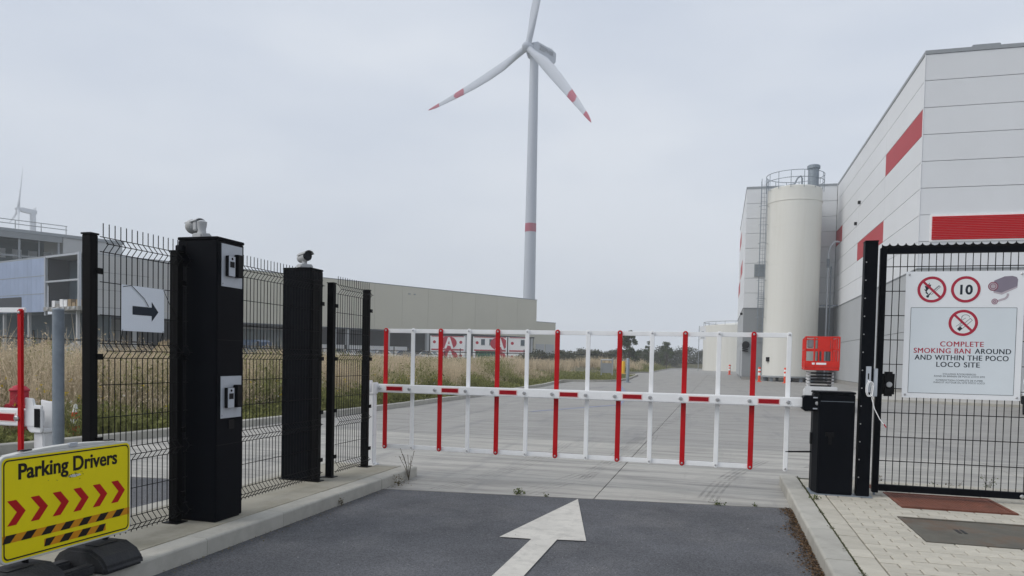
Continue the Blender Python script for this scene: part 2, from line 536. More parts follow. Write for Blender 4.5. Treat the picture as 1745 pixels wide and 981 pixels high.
def leaf_quads(c, size, tint, flat=0.0):
    n = len(c)
    a = RNG.normal(size=(n, 3))
    a /= np.linalg.norm(a, axis=1)[:, None]
    b = RNG.normal(size=(n, 3))
    if flat:
        b[:, 2] *= (1 - flat)
        a[:, 2] *= (1 - flat)
    b -= a * np.sum(a * b, 1)[:, None]
    b /= np.linalg.norm(b, axis=1)[:, None]
    a *= size[:, None]
    b *= (size * 0.55)[:, None]
    v = np.stack([c - a, c - b, c + a, c + b], 1).reshape(-1, 3)
    return v, tint

# ================================================================== THE SETTING
def EDGE(x):      # asphalt meets the concrete yard along a slightly skewed line
    return 7.77 + 0.128 * x

mb = MB()
mb.add([(-950, -250, -0.06), (950, -250, -0.06), (950, 1040, -0.06), (-950, 1040, -0.06)], [(0, 1, 2, 3)])
struct('ground', mb, soil, recalc=False)

mb = MB()
mb.add([(-9.0, -40, -0.004), (40, -40, -0.004), (40, EDGE(40), -0.004), (-9.0, EDGE(-9.0), -0.004)], [(0, 1, 2, 3)])
road = struct('asphalt_road', mb, asphalt, recalc=False)

# concrete yard: joint bed with separate cast slabs on it
mb = MB()
mb.add([(-9.2, EDGE(-9.2), -0.03), (60, EDGE(60), -0.03), (60, 200, -0.03), (-9.2, 200, -0.03)], [(0, 1, 2, 3)])
yard = struct('concrete_yard', mb, joint, recalc=False)
xs = [-9.1, -6.1, -1.22, 3.9, 9.0, 14.2, 20, 26, 34]
ys = [12.9, 19.0, 25.2, 31.4, 40, 52, 66, 84, 110, 150, 199]
def slab(x0, x1, y0f, y1, m):
    j = 0.006
    b = MB()
    vs = [(x0 + j, y0f(x0) + j), (x1 - j, y0f(x1) + j), (x1 - j, y1 - j), (x0 + j, y1 - j)]
    b.prism(vs, 'z', -0.028, 0.0)
    return build('slab', b, m, yard)
for i in range(len(xs) - 1):
    y_prev = EDGE
    for y1 in ys:
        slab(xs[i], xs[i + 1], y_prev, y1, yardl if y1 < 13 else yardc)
        y_prev = (lambda c: (lambda x: c))(y1)

# white direction arrow
mb = MB()
ar = [(-1.37, 7.53), (-1.67, 5.69), (-1.41, 5.715), (-1.41, 2.4), (-1.21, 2.4), (-1.21, 5.765), (-0.98, 5.80)]
mb.add([(x, y, 0.004) for x, y in ar], [tuple(range(len(ar)))])
tag(build('road_arrow_marking', mb, whitep), kind='structure')
# worn blue line across the yard
mb = MB()
bl = [(-4.9, 19.5), (-3.1, 24.0), (-3.7, 31.0), (-6.6, 50.0)]
for (x0, y0), (x1, y1) in zip(bl, bl[1:]):
    mb.add([(x0 - 0.09, y0, 0.004), (x0 + 0.09, y0, 0.004), (x1 + 0.11, y1, 0.004), (x1 - 0.11, y1, 0.004)], [(0, 1, 2, 3)])
struct('blue_yard_line', mb, bluep)

# faint rubber tyre marks on the first slabs
tym = mat('tyre_rubber_mark', (0.20, 0.195, 0.185), 0.85, 0.3, 8)
tn, tl = tym.node_tree.nodes, tym.node_tree.links
t_tr = tn.new('ShaderNodeBsdfTransparent'); t_mx = tn.new('ShaderNodeMixShader'); t_no = tn.new('ShaderNodeTexNoise'); t_rp = tn.new('ShaderNodeMapRange')
t_tc = tn.new('ShaderNodeTexCoord'); tl.new(t_tc.outputs['Object'], t_no.inputs['Vector'])
t_no.inputs['Scale'].default_value = 2.5; t_no.inputs['Detail'].default_value = 8
t_rp.inputs['From Min'].default_value = 0.38; t_rp.inputs['From Max'].default_value = 0.75; t_rp.inputs['To Max'].default_value = 0.34
tl.new(t_no.outputs['Fac'], t_rp.inputs['Value']); tl.new(t_rp.outputs['Result'], t_mx.inputs['Fac'])
tl.new(t_tr.outputs['BSDF'], t_mx.inputs[1]); tl.new(tn['Principled BSDF'].outputs['BSDF'], t_mx.inputs[2]); tl.new(t_mx.outputs['Shader'], tn['Material Output'].inputs['Surface'])
mb = MB()
def track(x0, y0, x1, y1, bend, wd):
    n = 14
    prev = None
    for k in range(n + 1):
        u = k / n
        x, y = x0 + (x1 - x0) * u + bend * math.sin(PI * u), y0 + (y1 - y0) * u
        if prev:
            mb.add([(prev[0] - wd, prev[1], 0.003), (prev[0] + wd, prev[1], 0.003), (x + wd, y, 0.003), (x - wd, y, 0.003)], [(0, 1, 2, 3)])
        prev = (x, y)
for o_ in (0, 0.07, 0.13, 0.19):
    track(-3.0 + o_, 7.5, -2.6 + o_, 12.5, 0.22, 0.014)
    track(-0.2 + o_, 7.8, 0.55 + o_, 11.5, -0.12, 0.016)
    track(-2.1 + o_ * 1.4, 7.6, -1.3 + o_, 14.5, 0.3, 0.012)
    track(-1.6 + o_ * 0.7, 8.4, -0.1 + o_, 26.0, -0.4, 0.016)
    track(1.2 + o_, 11.0, 4.4 + o_, 30.0, 0.9, 0.03)
tag(build('tyre_marks', mb, tym, recalc=False), kind='structure')

# ---- traffic island on the left with kerb stones
IZ = 0.12
mb = MB()
mb.box(-4.56, -3.665, -3.0, 8.14, -0.03, IZ)
island = struct('traffic_island', mb, stripm, bevel=0.004)
def kerb_stone(parent, p0, p1, wdt, z0=-0.05, z1=IZ, side=1, m=kerbm):
    """stone from p0 to p1 (xy), width to the left of the direction"""
    p0, p1 = Vector(p0 + (0,)), Vector(p1 + (0,))
    d = (p1 - p0)
    L = d.length
    d.normalize()
    b = MB()
    c = 0.018
    b.prism([(0, z0), (wdt, z0), (wdt, z1), (c, z1), (c * 0.25, z1 - c * 0.35), (0, z1 - c)], 'y', 0.003, L - 0.003)
    o = build('kerb_stone', b, m, parent, bevel=0.003, seg=1)
    o.location = p0
    o.rotation_euler = (0, 0, math.atan2(d.y, d.x) - PI / 2 + random.uniform(-0.004, 0.004))
    if side < 0:
        o.scale = (-1, 1, 1)
    o.location.z += random.uniform(-0.004, 0.003)
    return o
ky = [8.26, 7.3, 6.35, 5.42, 4.46, 3.5, 2.54, 1.58, 0.6]
for a, b in zip(ky, ky[1:]):
    kerb_stone(island, (-3.48, b), (-3.48, a), 0.182, side=-1)
for a, b in zip(ky, ky[1:]):
    kerb_stone(island, (-4.745, b), (-4.745, a), 0.182)
mb = MB(); mb.box(-4.56, -3.67, 8.145, 8.26, -0.03, IZ - 0.004)
build('kerb_stone', mb, kerbm, island, bevel=0.012)

# ---- pavement on the right: kerb + clay-grey pavers
PX0, PX1, PY0, PY1 = 1.085, 5.6, 2.6, 9.35
mb = MB()
mb.box(0.921, PX1, PY0, PY1, -0.05, IZ - 0.022)
pave = struct('pavement', mb, pavbed)
y = 9.38
while y > 2.5:
    kerb_stone(pave, (0.735, y - 0.98), (0.735, y), 0.185)
    y -= 0.985
covers = [(1.70, 2.68, 7.74, 8.54), (1.56, 3.00, 6.24, 7.20), (1.62, 2.1, 8.66, 9.0)]
PL, PW = 0.22, 0.11
spots = []
row = 0
y = PY0
while y + PW <= PY1 + 1e-6:
    x = PX0 - (PL / 2 if row % 2 else 0)
    while x < PX1:
        xa, xb = max(x, PX0), min(x + PL, PX1)
        segs = [(xa, xb)]
        for c in covers:
            if y + PW > c[2] and y < c[3]:
                ns = []
                for s0, s1 in segs:
                    if s1 <= c[0] or s0 >= c[1]:
                        ns.append((s0, s1))
                    else:
                        if s0 < c[0] - 0.02: ns.append((s0, c[0]))
                        if s1 > c[1] + 0.02: ns.append((c[1], s1))
                segs = ns
        for s0, s1 in segs:
            if s1 - s0 > 0.03:
                spots.append((s0, s1, y))
        x += PL
    y += PW
    row += 1
def in_view(x, y):
    v = Vector((x, y, IZ - 1.45))
    w = v.dot(Fv)
    px = 872.5 + 1260 * v.dot(Rv) / w
    py = 653.6 - 1260 * v.dot(Uv) / w
    return w, -20 < px < 1765 and py < 1010
near = sorted([(in_view((s[0] + s[1]) / 2, s[2])[0], s) for s in spots if in_view((s[0] + s[1]) / 2, s[2])[1]])
chosen = set(s for _, s in near[:300])
pmesh = {}
def paver_geo(b, w, x, y, z):
    e, j = 0.007, 0.0040
    vs = [(x + j, y + j), (x + w - j, y + j), (x + w - j, y + PW - j), (x + j, y + PW - j)]
    ins = [(x + j + e, y + j + e), (x + w - j - e, y + j + e), (x + w - j - e, y + PW - j - e), (x + j + e, y + PW - j - e)]
    V = [(a, c, z - 0.025) for a, c in vs] + [(a, c, z - 0.004) for a, c in vs] + [(a, c, z) for a, c in ins]
    F = [(8, 9, 10, 11)]
    for k in range(4):
        n = (k + 1) % 4
        F += [(k, n, 4 + n, 4 + k), (4 + k, 4 + n, 8 + n, 8 + k)]
    b.add(V, F)
bord = MB()
def border_geo(b, w, l):
    e, j = 0.007, 0.0035
    vs = [(j, j), (w - j, j), (w - j, l - j), (j, l - j)]
    ins = [(j + e, j + e), (w - j - e, j + e), (w - j - e, l - j - e), (j + e, l - j - e)]
    V = [(a, c, -0.025) for a, c in vs] + [(a, c, -0.004) for a, c in vs] + [(a, c, 0) for a, c in ins]
    F = [(8, 9, 10, 11)]
    for k in range(4):
        n = (k + 1) % 4
        F += [(k, n, 4 + n, 4 + k), (4 + k, 4 + n, 8 + n, 8 + k)]
    b.add(V, F)
border_geo(bord, 0.152, 0.22)
bme = bord.mesh('border_paver'); bme.materials.append(paverm)
y = 2.7
while y < 9.1:
    link('border_paver', bme, None, pave, (0.930, y, IZ + random.uniform(-0.003, 0.002)), (random.uniform(-0.006, 0.006), random.uniform(-0.006, 0.006), random.uniform(-0.005, 0.005)))
    y += 0.221
rest = MB()
for s in spots:
    w = round(s[1] - s[0], 3)
    z = IZ + random.uniform(-0.003, 0.002)
    if s in chosen:
        if w not in pmesh:
            b = MB(); paver_geo(b, w, 0, 0, 0)
            pmesh[w] = b.mesh('paver'); pmesh[w].materials.append(paverm)
        o = link('paver', pmesh[w], None, pave, (s[0], s[2], z), (random.uniform(-0.008, 0.008), random.uniform(-0.006, 0.006), random.uniform(-0.006, 0.006)))
    else:
        paver_geo(rest, w, s[0], s[2], z)
tag(build('outer_pavers', rest, paverm, pave, recalc=False), kind='stuff')

# inspection covers set in the pavement
def cover(c, name, label, m, handles):
    t = thing(name, label, 'manhole cover', ((c[0] + c[1]) / 2, (c[2] + c[3]) / 2, IZ))
    w, d = (c[1] - c[0]) / 2, (c[3] - c[2]) / 2
    b = MB(); b.box(-w + 0.035, w - 0.035, -d + 0.035, d - 0.035, -0.05, -0.006)
    if m is rust:
        # fine chequer ribs cast into the plate
        k = -w + 0.06
        while k < w - 0.06:
            b.box(k, k + 0.012, -d + 0.05, d - 0.05, -0.006, -0.002)
            k += 0.03
    build('cover_plate', b, m, t)
    for bx in ((-w, w, -d, -d + 0.03), (-w, w, d - 0.03, d), (-w, -w + 0.03, -d + 0.032, d - 0.032), (w - 0.03, w, -d + 0.032, d - 0.032)):
        f = MB(); f.box(*bx, -0.05, 0.001)
        build('frame', f, rustg if m is rustg else rust, t)
    for hx, hy in handles:
        for k in (-0.02, 0.02):
            h = MB(); h.box(hx + k - 0.012, hx + k + 0.012, hy - 0.07, hy + 0.07, -0.006, -0.0035)
            build('lifting_slot', h, blackp, t)
cover(covers[0], 'inspection_cover', 'rust red ribbed inspection cover in the paving just outside the gate', rust, [])
cover(covers[1], 'inspection_cover', 'large worn brown inspection cover nearest to the camera', rustg, [(-0.35, 0.02), (0.25, 0.05)])
cover(covers[2], 'inspection_cover', 'small dark inspection cover under the bottom rail of the gate', rust, [])

# forecourt kerb in front of the factory
mb = MB()
pts = [(5.2, 32.6), (8.0, 32.4), (10.2, 31.6), (14.5, 30.6), (24.0, 29.5)]
fc = MB()
fc.prism(pts + [(24.0, 42), (5.2, 42)], 'z', -0.02, 0.10)
fco = struct('factory_forecourt', fc, apron)
for (x0, y0), (x1, y1) in zip(pts, pts[1:]):
    n = max(1, int(math.hypot(x1 - x0, y1 - y0) / 1.2))
    for k in range(n):
        a, b = k / n, (k + 1) / n
        kerb_stone(fco, (x1 + (x0 - x1) * a, y1 + (y0 - y1) * a), (x1 + (x0 - x1) * b, y1 + (y0 - y1) * b), 0.16, z1=0.115, side=1)

# ---- verge on the left: bank of earth with kerb
VK = [(-9.9, 6.0), (-9.25, 8.2), (-8.95, 10.5), (-8.75, 14.0), (-8.55, 18.0), (-8.45, 24.0), (-8.55, 31.0), (-8.8, 38.0), (-9.6, 46.5), (-7.3, 48.6), (-6.5, 50.5), (-6.5, 56.0), (-7.4, 71.0), (-11.5, 76.0), (-11.8, 85.0), (-7.9, 90.0), (-8.6, 120.0), (-9.0, 148.0), (-5.0, 162.0), (6.0, 168.0)]
def vx(y):
    for (x0, y0), (x1, y1) in zip(VK, VK[1:]):
        if y0 <= y <= y1:
            return x0 + (x1 - x0) * (y - y0) / (y1 - y0)
    return VK[0][0] if y < VK[0][1] else -9.0
def sstep(t):
    t = np.clip(t, 0, 1)
    return t * t * (3 - 2 * t)
def vz(x, y):
    e = np.interp(y, [p[1] for p in VK], [p[0] for p in VK])
    d = e - x
    z = 0.06 + 0.30 * sstep((d - 0.6) / 4.5)
    z = z + 0.55 * sstep((y - 75) / 40) * sstep((d - 1.0) / 5) * sstep((x + 40) / 12)
    far = sstep((y - 60) / 20)
    z = np.where((y > 44) & (y < 82), 0.06 + (z - 0.06) * sstep((d - 4) / 5), z)
    return z + 0.05 * np.sin(x * 0.9 + y * 0.6) * sstep((d - 1) / 2)
yy = np.concatenate([np.linspace(2, 60, 117), np.linspace(62, 170, 55)])
dd = np.concatenate([[0.12], np.linspace(0.5, 10, 20), np.linspace(12, 120, 28)])
vs, fs = [], []
for y in yy:
    e = np.interp(y, [p[1] for p in VK], [p[0] for p in VK])
    for d in dd:
        vs.append((e - d, y, float(vz(e - d, y))))
nd = len(dd)
for i in range(len(yy) - 1):
    for k in range(nd - 1):
        fs.append((i * nd + k, i * nd + k + 1, (i + 1) * nd + k + 1, (i + 1) * nd + k))
mb = MB(); mb.add(vs, fs)
verge = struct('verge', mb, soil)
for (x0, y0), (x1, y1) in zip(VK, VK[1:]):
    if y0 > 149:
        break
    n = max(1, int(math.hypot(x1 - x0, y1 - y0) / (1.0 if y1 < 32 else 3.0)))
    for k in range(n):
        a, b = k / n, (k + 1) / n
        kerb_stone(verge, (x0 + (x1 - x0) * a, y0 + (y1 - y0) * a), (x0 + (x1 - x0) * b, y0 + (y1 - y0) * b), 0.15, z1=0.13, side=-1)

# ================================================================== BOOM BARRIER
def bolt_mesh(r=0.011, h=0.012):
    b = MB(); b.lathe([(r, 0), (r, h * 0.5), (r * 0.6, h)], seg=8)
    return b.mesh('bolt')
BOLT = bolt_mesh(0.021, 0.018); BOLT.materials.append(chrome)
BOLTS = bolt_mesh(0.011, 0.009); BOLTS.materials.append(chrome)
def bolt(parent, p, rot=(PI / 2, 0, 0), small=False):
    return link('bolt', BOLTS if small else BOLT, None, parent, p, rot)

t = thing('boom_gate', 'white boom arm with red and white hanging bars across the entrance lane', 'barrier', (0.84, 8.25, IZ))
def L(x, z):      # world -> local of the boom (x, z)
    return x - 0.84, z - IZ
b = MB(); b.box(-4.05 - 0.84, 0.86 - 0.84, -0.045, 0.035, 1.0 - IZ, 1.10 - IZ)
beam = build('beam', b, whitem, t, bevel=0.008)
NB = 14
bx = [-3.93 + 0.3565 * k for k in range(NB)]
barm = {}
for k, x in enumerate(bx):
    red = k % 2 == 0
    z0, z1 = 0.305, 1.785
    b = MB()
    w = 0.027 if red else 0.024
    prof = []
    for a in range(7):
        tt = PI * a / 6
        prof.append((w * math.cos(tt), z1 - w + w * math.sin(tt)))
    for a in range(7):
        tt = PI + PI * a / 6
        prof.append((w * math.cos(tt), z0 + w + w * math.sin(tt)))
    b.prism([(x - 0.84 + p[0], p[1] - IZ) for p in prof], 'y', 0.043, 0.062)
    o = build('bar', b, redm if red else whitem, t, bevel=0.004, seg=1)
    tag(o, 'red bar' if red else 'white bar')
    bolt(t, (x - 0.84, 0.0425, z1 - 0.03 - IZ), small=True)
    bolt(t, (x - 0.84, 0.0425, z0 + 0.03 - IZ), small=True)
    bolt(t, (x - 0.84 - (0.03 if red else 0), -0.045, 1.05 - IZ))
b = MB(); b.box(-3.95 - 0.84, 0.725 - 0.84, 0.064, 0.084, 1.725 - IZ, 1.775 - IZ)
build('top_rail', b, whitem, t, bevel=0.003)
b = MB(); b.box(-3.92 - 0.84, 0.36 - 0.84, 0.064, 0.084, 0.312 - IZ, 0.362 - IZ)
build('bottom_rail', b, whitem, t, bevel=0.003)
for k in range(0, NB - 1, 2):
    xm = (bx[k] + bx[k + 1]) / 2 - 0.84 - 0.015
    o = MB().box(xm - 0.112, xm + 0.112, -0.0475, -0.0455, 1.019 - IZ, 1.081 - IZ)
    r = build('reflector', o, pinkm, t)
    o = MB().box(xm - 0.102, xm + 0.102, -0.0492, -0.0478, 1.027 - IZ, 1.073 - IZ)
    build('reflective_sheet', o, redrefl, r)
# damper rod to the cabinet
b = MB(); b.cyl((0.70 - 0.84, 0.05, 0.52 - IZ), (1.0 - 0.84, 0.05, 0.535 - IZ), 0.009, seg=8)
build('damper_rod', b, blackp, t)
# black arm holder
b = MB(); b.prism([(0.0, 0.86), (0.03, 0.85), (0.36, 0.85), (0.36, 1.005), (0.02, 1.005), (0.0, 0.99)], 'y', -0.10, 0.09)
hd = build('arm_holder', b, black, t, bevel=0.008)
for zz in (0.875, 0.988):
    b = MB(); b.box(0.10, 0.38, -0.112, -0.102, zz - 0.006, zz + 0.006)
    build('clamp_strip', b, alum, hd)
for k in range(3):
    link('bolt', BOLT, None, hd, (0.14 + 0.07 * k, -0.1005, 0.93), (PI / 2, 0, 0)).data = bpy.data.meshes['bolt']

t = thing('barrier_cabinet', 'black steel barrier drive cabinet standing on the paved corner', 'cabinet', (1.17, 8.26, IZ))
b = MB(); b.prism([(-0.215, -0.02), (-0.175, -0.17), (0.160, -0.17), (0.160, 0.17), (-0.215, 0.17)], 'z', 0.012, 1.03)
build('body', b, black, t, bevel=0.008)
b = MB(); b.prism([(-0.222, -0.025), (-0.18, -0.177), (0.166, -0.177), (0.166, 0.177), (-0.222, 0.177)], 'z', 1.032, 1.055)
build('lid', b, black, t, bevel=0.006)
b = MB(); b.box(-0.235, 0.175, -0.19, 0.19, 0.0, 0.010)
build('base_plate', b, steel, t)
b = MB(); b.box(-0.11, -0.03, -0.182, -0.171, 0.60, 0.64); b.box(-0.08, -0.05, -0.182, -0.171, 0.52, 0.60)
build('door_lock', b, blackp, t)
build('door_seam', MB().box(-0.165, 0.150, -0.1712, -0.1705, 0.955, 0.959), steel, t)
for z in (0.12, 0.85):
    build('hinge', MB().cyl((0.152, -0.176, z), (0.152, -0.176, z + 0.07), 0.007, seg=8), blackp, t)
b = MB(); b.box(-0.235, -0.216, -0.01, 0.05, 0.50, 0.62)
build('side_latch', b, blackp, t)

def boom_rest(name, label, loc, hgt, rz=0.0):
    t = thing(name, label, 'barrier post', loc, rz)
    b = MB(); b.box(-0.045, 0.045, -0.05, 0.05, 0.012, hgt)
    build('post', b, whitem, t, bevel=0.008)
    b = MB(); b.box(-0.075, 0.075, -0.075, 0.075, 0, 0.011)
    build('base_plate', b, whitem, t)
    for sx in (-1, 1):
        for sy in (-1, 1):
            bolt(t, (sx * 0.06, sy * 0.06, 0.011), (0, 0, 0), small=True)
    b = MB(); b.box(-0.045, 0.045, -0.048, 0.048, hgt * 0.42, hgt * 0.42 + 0.004)
    build('sleeve_seam', b, alum, t)
    return t
rp = boom_rest('boom_rest_post', 'white catch post at the free end of the main boom', (-4.04, 8.16, IZ), 0.86)
b = MB(); b.prism([(-0.052, 0.86), (0.052, 0.86), (0.056, 1.0), (0.03, 1.0), (0.03, 0.875), (-0.052, 0.875)], 'y', -0.06, 0.06)
b.box(-0.075, -0.053, -0.065, 0.13, 0.84, 1.02)
build('fork', b, whitem, rp, bevel=0.006)

# ---- the second barrier, over the exit lane on the left
t = thing('boom_gate', 'second boom arm with a red bar, at the left edge behind the yellow sign', 'barrier', (-4.63, 4.12, IZ))
b = MB(); b.box(-4.2, 0.04, -0.05, 0.03, 0.775, 0.895)
build('beam', b, whitem, t, bevel=0.008)
for k in range(11):
    x = -0.075 - 0.385 * k
    b = MB(); b.box(x - 0.024, x + 0.024, -0.075, -0.053, 0.22, 1.60)
    red = k % 2 == 0
    tag(build('bar', b, redm if red else whitem, t, bevel=0.008), 'red bar' if red else 'white bar')
    bolt(t, (x - 0.02, -0.076, 0.835))
    bolt(t, (x, -0.076, 1.575), small=True)
    if red:
        r = build('reflector', MB().box(x - 0.30, x - 0.065, -0.053, -0.051, 0.805, 0.868), pinkm, t)
        build('reflective_sheet', MB().box(x - 0.29, x - 0.072, -0.0545, -0.0532, 0.812, 0.860), redrefl, r)
b = MB(); b.box(-4.1, -0.055, -0.052, -0.034, 1.575, 1.61)
build('top_rail', b, whitem, t, bevel=0.003)
rp = boom_rest('boom_rest_post', 'white forked rest post holding the tip of the left boom', (-4.60, 4.15, IZ), 0.735)
b = MB(); b.prism([(-0.10, 0.98), (-0.075, 0.76), (-0.05, 0.735), (0.05, 0.735), (0.055, 0.76), (0.055, 0.93), (-0.01, 0.93), (-0.02, 0.975)], 'y', -0.075, -0.055)
b.prism([(-0.09, 0.96), (-0.07, 0.76), (-0.05, 0.735), (0.06, 0.735), (0.065, 1.0), (0.03, 1.0), (0.02, 0.95), (-0.02, 0.95)], 'y', 0.045, 0.062)
b.box(-0.06, 0.06, -0.054, 0.044, 0.735, 0.76)
build('fork', b, whitem, rp, bevel=0.006)
b = MB(); b.box(0.0, 0.045, -0.083, -0.0765, 0.775, 0.905)
build('rubber_pad', b, blackp, rp)

t = thing('steel_pole', 'short grey galvanised steel pole beside the black gate post', 'pole', (-4.315, 4.0, IZ))
b = MB(); b.cyl((0, 0, 0), (0, 0, 1.58), 0.036, seg=18)
build('tube', b, steel, t, smooth=True)
b = MB(); b.lathe([(0.037, 1.581), (0.037, 1.592), (0.028, 1.600)], seg=18)
build('cap', b, steel, t)

# ================================================================== ACCESS PILLARS
def reader_panel(t, x, yc, zc, w, h):
    """brushed plate with intercom and card reader; the plate looks to +X"""
    b = MB(); b.box(x, x + 0.004, yc - w / 2, yc + w / 2, zc - h / 2, zc + h / 2)
    p = build('reader_plate', b, alum, t)
    x1 = x + 0.0045
    b = MB(); b.box(x1, x1 + 0.03, yc - 0.085, yc - 0.004, zc - 0.085, zc + 0.075)
    build('intercom_body', b, blackp, p, bevel=0.003)
    b = MB(); b.box(x1 + 0.0305, x1 + 0.034, yc - 0.083, yc - 0.008, zc - 0.083, zc + 0.073)
    build('intercom_face', b, alum, p)
    b = MB(); b.cyl((x1 + 0.0342, yc - 0.045, zc + 0.052), (x1 + 0.037, yc - 0.045, zc + 0.052), 0.010, seg=12)
    build('camera_eye', b, lens, p)
    b = MB(); b.box(x1 + 0.0342, x1 + 0.0360, yc - 0.072, yc - 0.018, zc - 0.015, zc + 0.030)
    build('speaker_grille', b, blackp, p)
    b = MB(); b.box(x1, x1 + 0.042, yc + 0.018, yc + 0.088, zc - 0.085, zc + 0.095)
    build('card_reader', b, blackp, p, bevel=0.006)
    b = MB(); b.cyl((x1 - 0.0005, yc - w / 2 + 0.015, zc - h / 2 + 0.02), (x1 + 0.001, yc - w / 2 + 0.015, zc - h / 2 + 0.02), 0.004, seg=8)
    build('key_hole', b, blackp, p)

t = thing('access_pillar', 'tall black access pillar with two silver intercom plates', 'access pillar', (-3.91, 5.04, IZ))
b = MB(); b.box(-0.18, 0.18, -0.165, 0.165, 0.012, 2.19)
build('body', b, black, t, bevel=0.006)
b = MB(); b.box(-0.183, 0.183, -0.168, 0.168, 2.192, 2.215)
build('cap', b, black, t, bevel=0.004)
b = MB(); b.box(-0.165, 0.165, -0.15, 0.15, 0.0, 0.011)
build('base_plate', b, blackp, t)
reader_panel(t, 0.1805, 0.01, 2.005, 0.255, 0.33)
reader_panel(t, 0.1805, 0.01, 0.975, 0.255, 0.33)
b = MB(); b.box(0.181, 0.186, -0.02, 0.05, 0.72, 0.79)
build('cover_flap', b, blackp, t)
for z in (0.60, 1.42):
    build('door_seam', MB().box(0.1805, 0.1812, -0.16, 0.16, z, z + 0.004), blackp, t)
b = MB(); b.box(-0.178, -0.11, -0.20, -0.166, 2.03, 2.15)
build('side_box', b, black, t, bevel=0.006)

t = thing('access_pillar', 'plain black pillar without plates, behind the mesh panel', 'access pillar', (-4.255, 6.95, IZ))
b = MB(); b.box(-0.165, 0.165, -0.12, 0.12, 0.012, 2.20)
build('body', b, black, t, bevel=0.006)
b = MB(); b.box(-0.168, 0.168, -0.123, 0.123, 2.202, 2.222)
build('cap', b, black, t, bevel=0.004)
b = MB(); b.box(0.1655, 0.171, -0.10, 0.10, 1.12, 2.17)
d = build('upper_door', b, black, t, bevel=0.002)
build('door_lock', MB().cyl((0.1712, 0.02, 2.07), (0.177, 0.02, 2.07), 0.016, seg=10), chrome, d)
b = MB(); b.box(0.1655, 0.171, -0.10, 0.10, 0.05, 1.105)
d = build('lower_door', b, black, t, bevel=0.002)
build('door_lock', MB().cyl((0.1712, -0.02, 1.04), (0.177, -0.02, 1.04), 0.013, seg=10), chrome, d)
build('base_plate', MB().box(-0.175, 0.172, -0.14, 0.14, 0, 0.011), blackp, t)

# ---- the two cameras on top
t = thing('security_camera', 'round grey dome camera turned away, on the pillar with intercom plates', 'camera', (-3.97, 5.0, IZ + 2.215), math.radians(165))
t.scale = (0.72, 0.72, 0.72)
b = MB(); b.box(-0.085, 0.085, -0.07, 0.07, 0, 0.065)
build('base', b, camw, t, bevel=0.015)
b = MB(); b.lathe([(0.048, 0.065), (0.042, 0.10), (0.05, 0.15), (0.055, 0.19), (0.03, 0.205)], seg=16)
build('neck', b, camw, t, smooth=True)
b = MB(); b.box(0.02, 0.09, -0.055, 0.055, 0.09, 0.205)
build('bracket', b, camw, t, bevel=0.012)
b = MB()
prof = [(0.080 * math.sin(PI * k / 12) + 0.0005, -0.080 * math.cos(PI * k / 12)) for k in range(13)]
b.lathe(prof, c=(0.155, 0, 0.150), seg=20)
build('ball_housing', b, camg, t, smooth=True)
b = MB()
for k in range(9):
    a = -0.9 + 1.8 * k / 8
    b.add([(0.02, 0.085 * math.sin(a), 0.150 + 0.085 * math.cos(a)), (0.215, 0.085 * math.sin(a), 0.135 + 0.080 * math.cos(a)), (0.215, 0.080 * math.sin(a), 0.130 + 0.077 * math.cos(a)), (0.02, 0.080 * math.sin(a), 0.145 + 0.081 * math.cos(a))], [(0, 1, 2, 3)])
fs = []
for k in range(8):
    for i in range(4):
        fs.append((4 * k + i, 4 * k + (i + 1) % 4, 4 * k + 4 + (i + 1) % 4, 4 * k + 4 + i))
b.f += fs
build('sun_shield', b, camw, t)

t = thing('security_camera', 'white bullet camera with black face on the plain pillar', 'camera', (-4.24, 6.95, IZ + 2.222), math.radians(-35))
t.scale = (0.85, 0.85, 0.85)
build('base', MB().box(-0.08, 0.08, -0.08, 0.08, 0, 0.055), camw, t, bevel=0.014)
b = MB(); b.lathe([(0.032, 0.055), (0.028, 0.08), (0.036, 0.11), (0.02, 0.125)], seg=14)
build('neck', b, camw, t, smooth=True)
b = MB(); b.cyl((-0.12, 0, 0.135), (0.08, 0, 0.150), 0.052, 0.058, seg=18)
bd = build('camera_body', b, camw, t, smooth=True)
b = MB(); b.cyl((0.0805, 0, 0.150), (0.094, 0, 0.151), 0.057, 0.053, seg=18)
build('front_glass', b, lens, t)
b = MB()
for k in range(9):
    a = -1.25 + 2.5 * k / 8
    c, s_ = math.cos(a), math.sin(a)
    b.add([(-0.10, 0.066 * s_, 0.142 + 0.066 * c), (0.135, 0.068 * s_, 0.152 + 0.068 * c), (0.135, 0.063 * s_, 0.152 + 0.063 * c), (-0.10, 0.061 * s_, 0.142 + 0.061 * c)], [(0, 1, 2, 3)])
b.f += fs
build('sun_shield', b, camg, t)

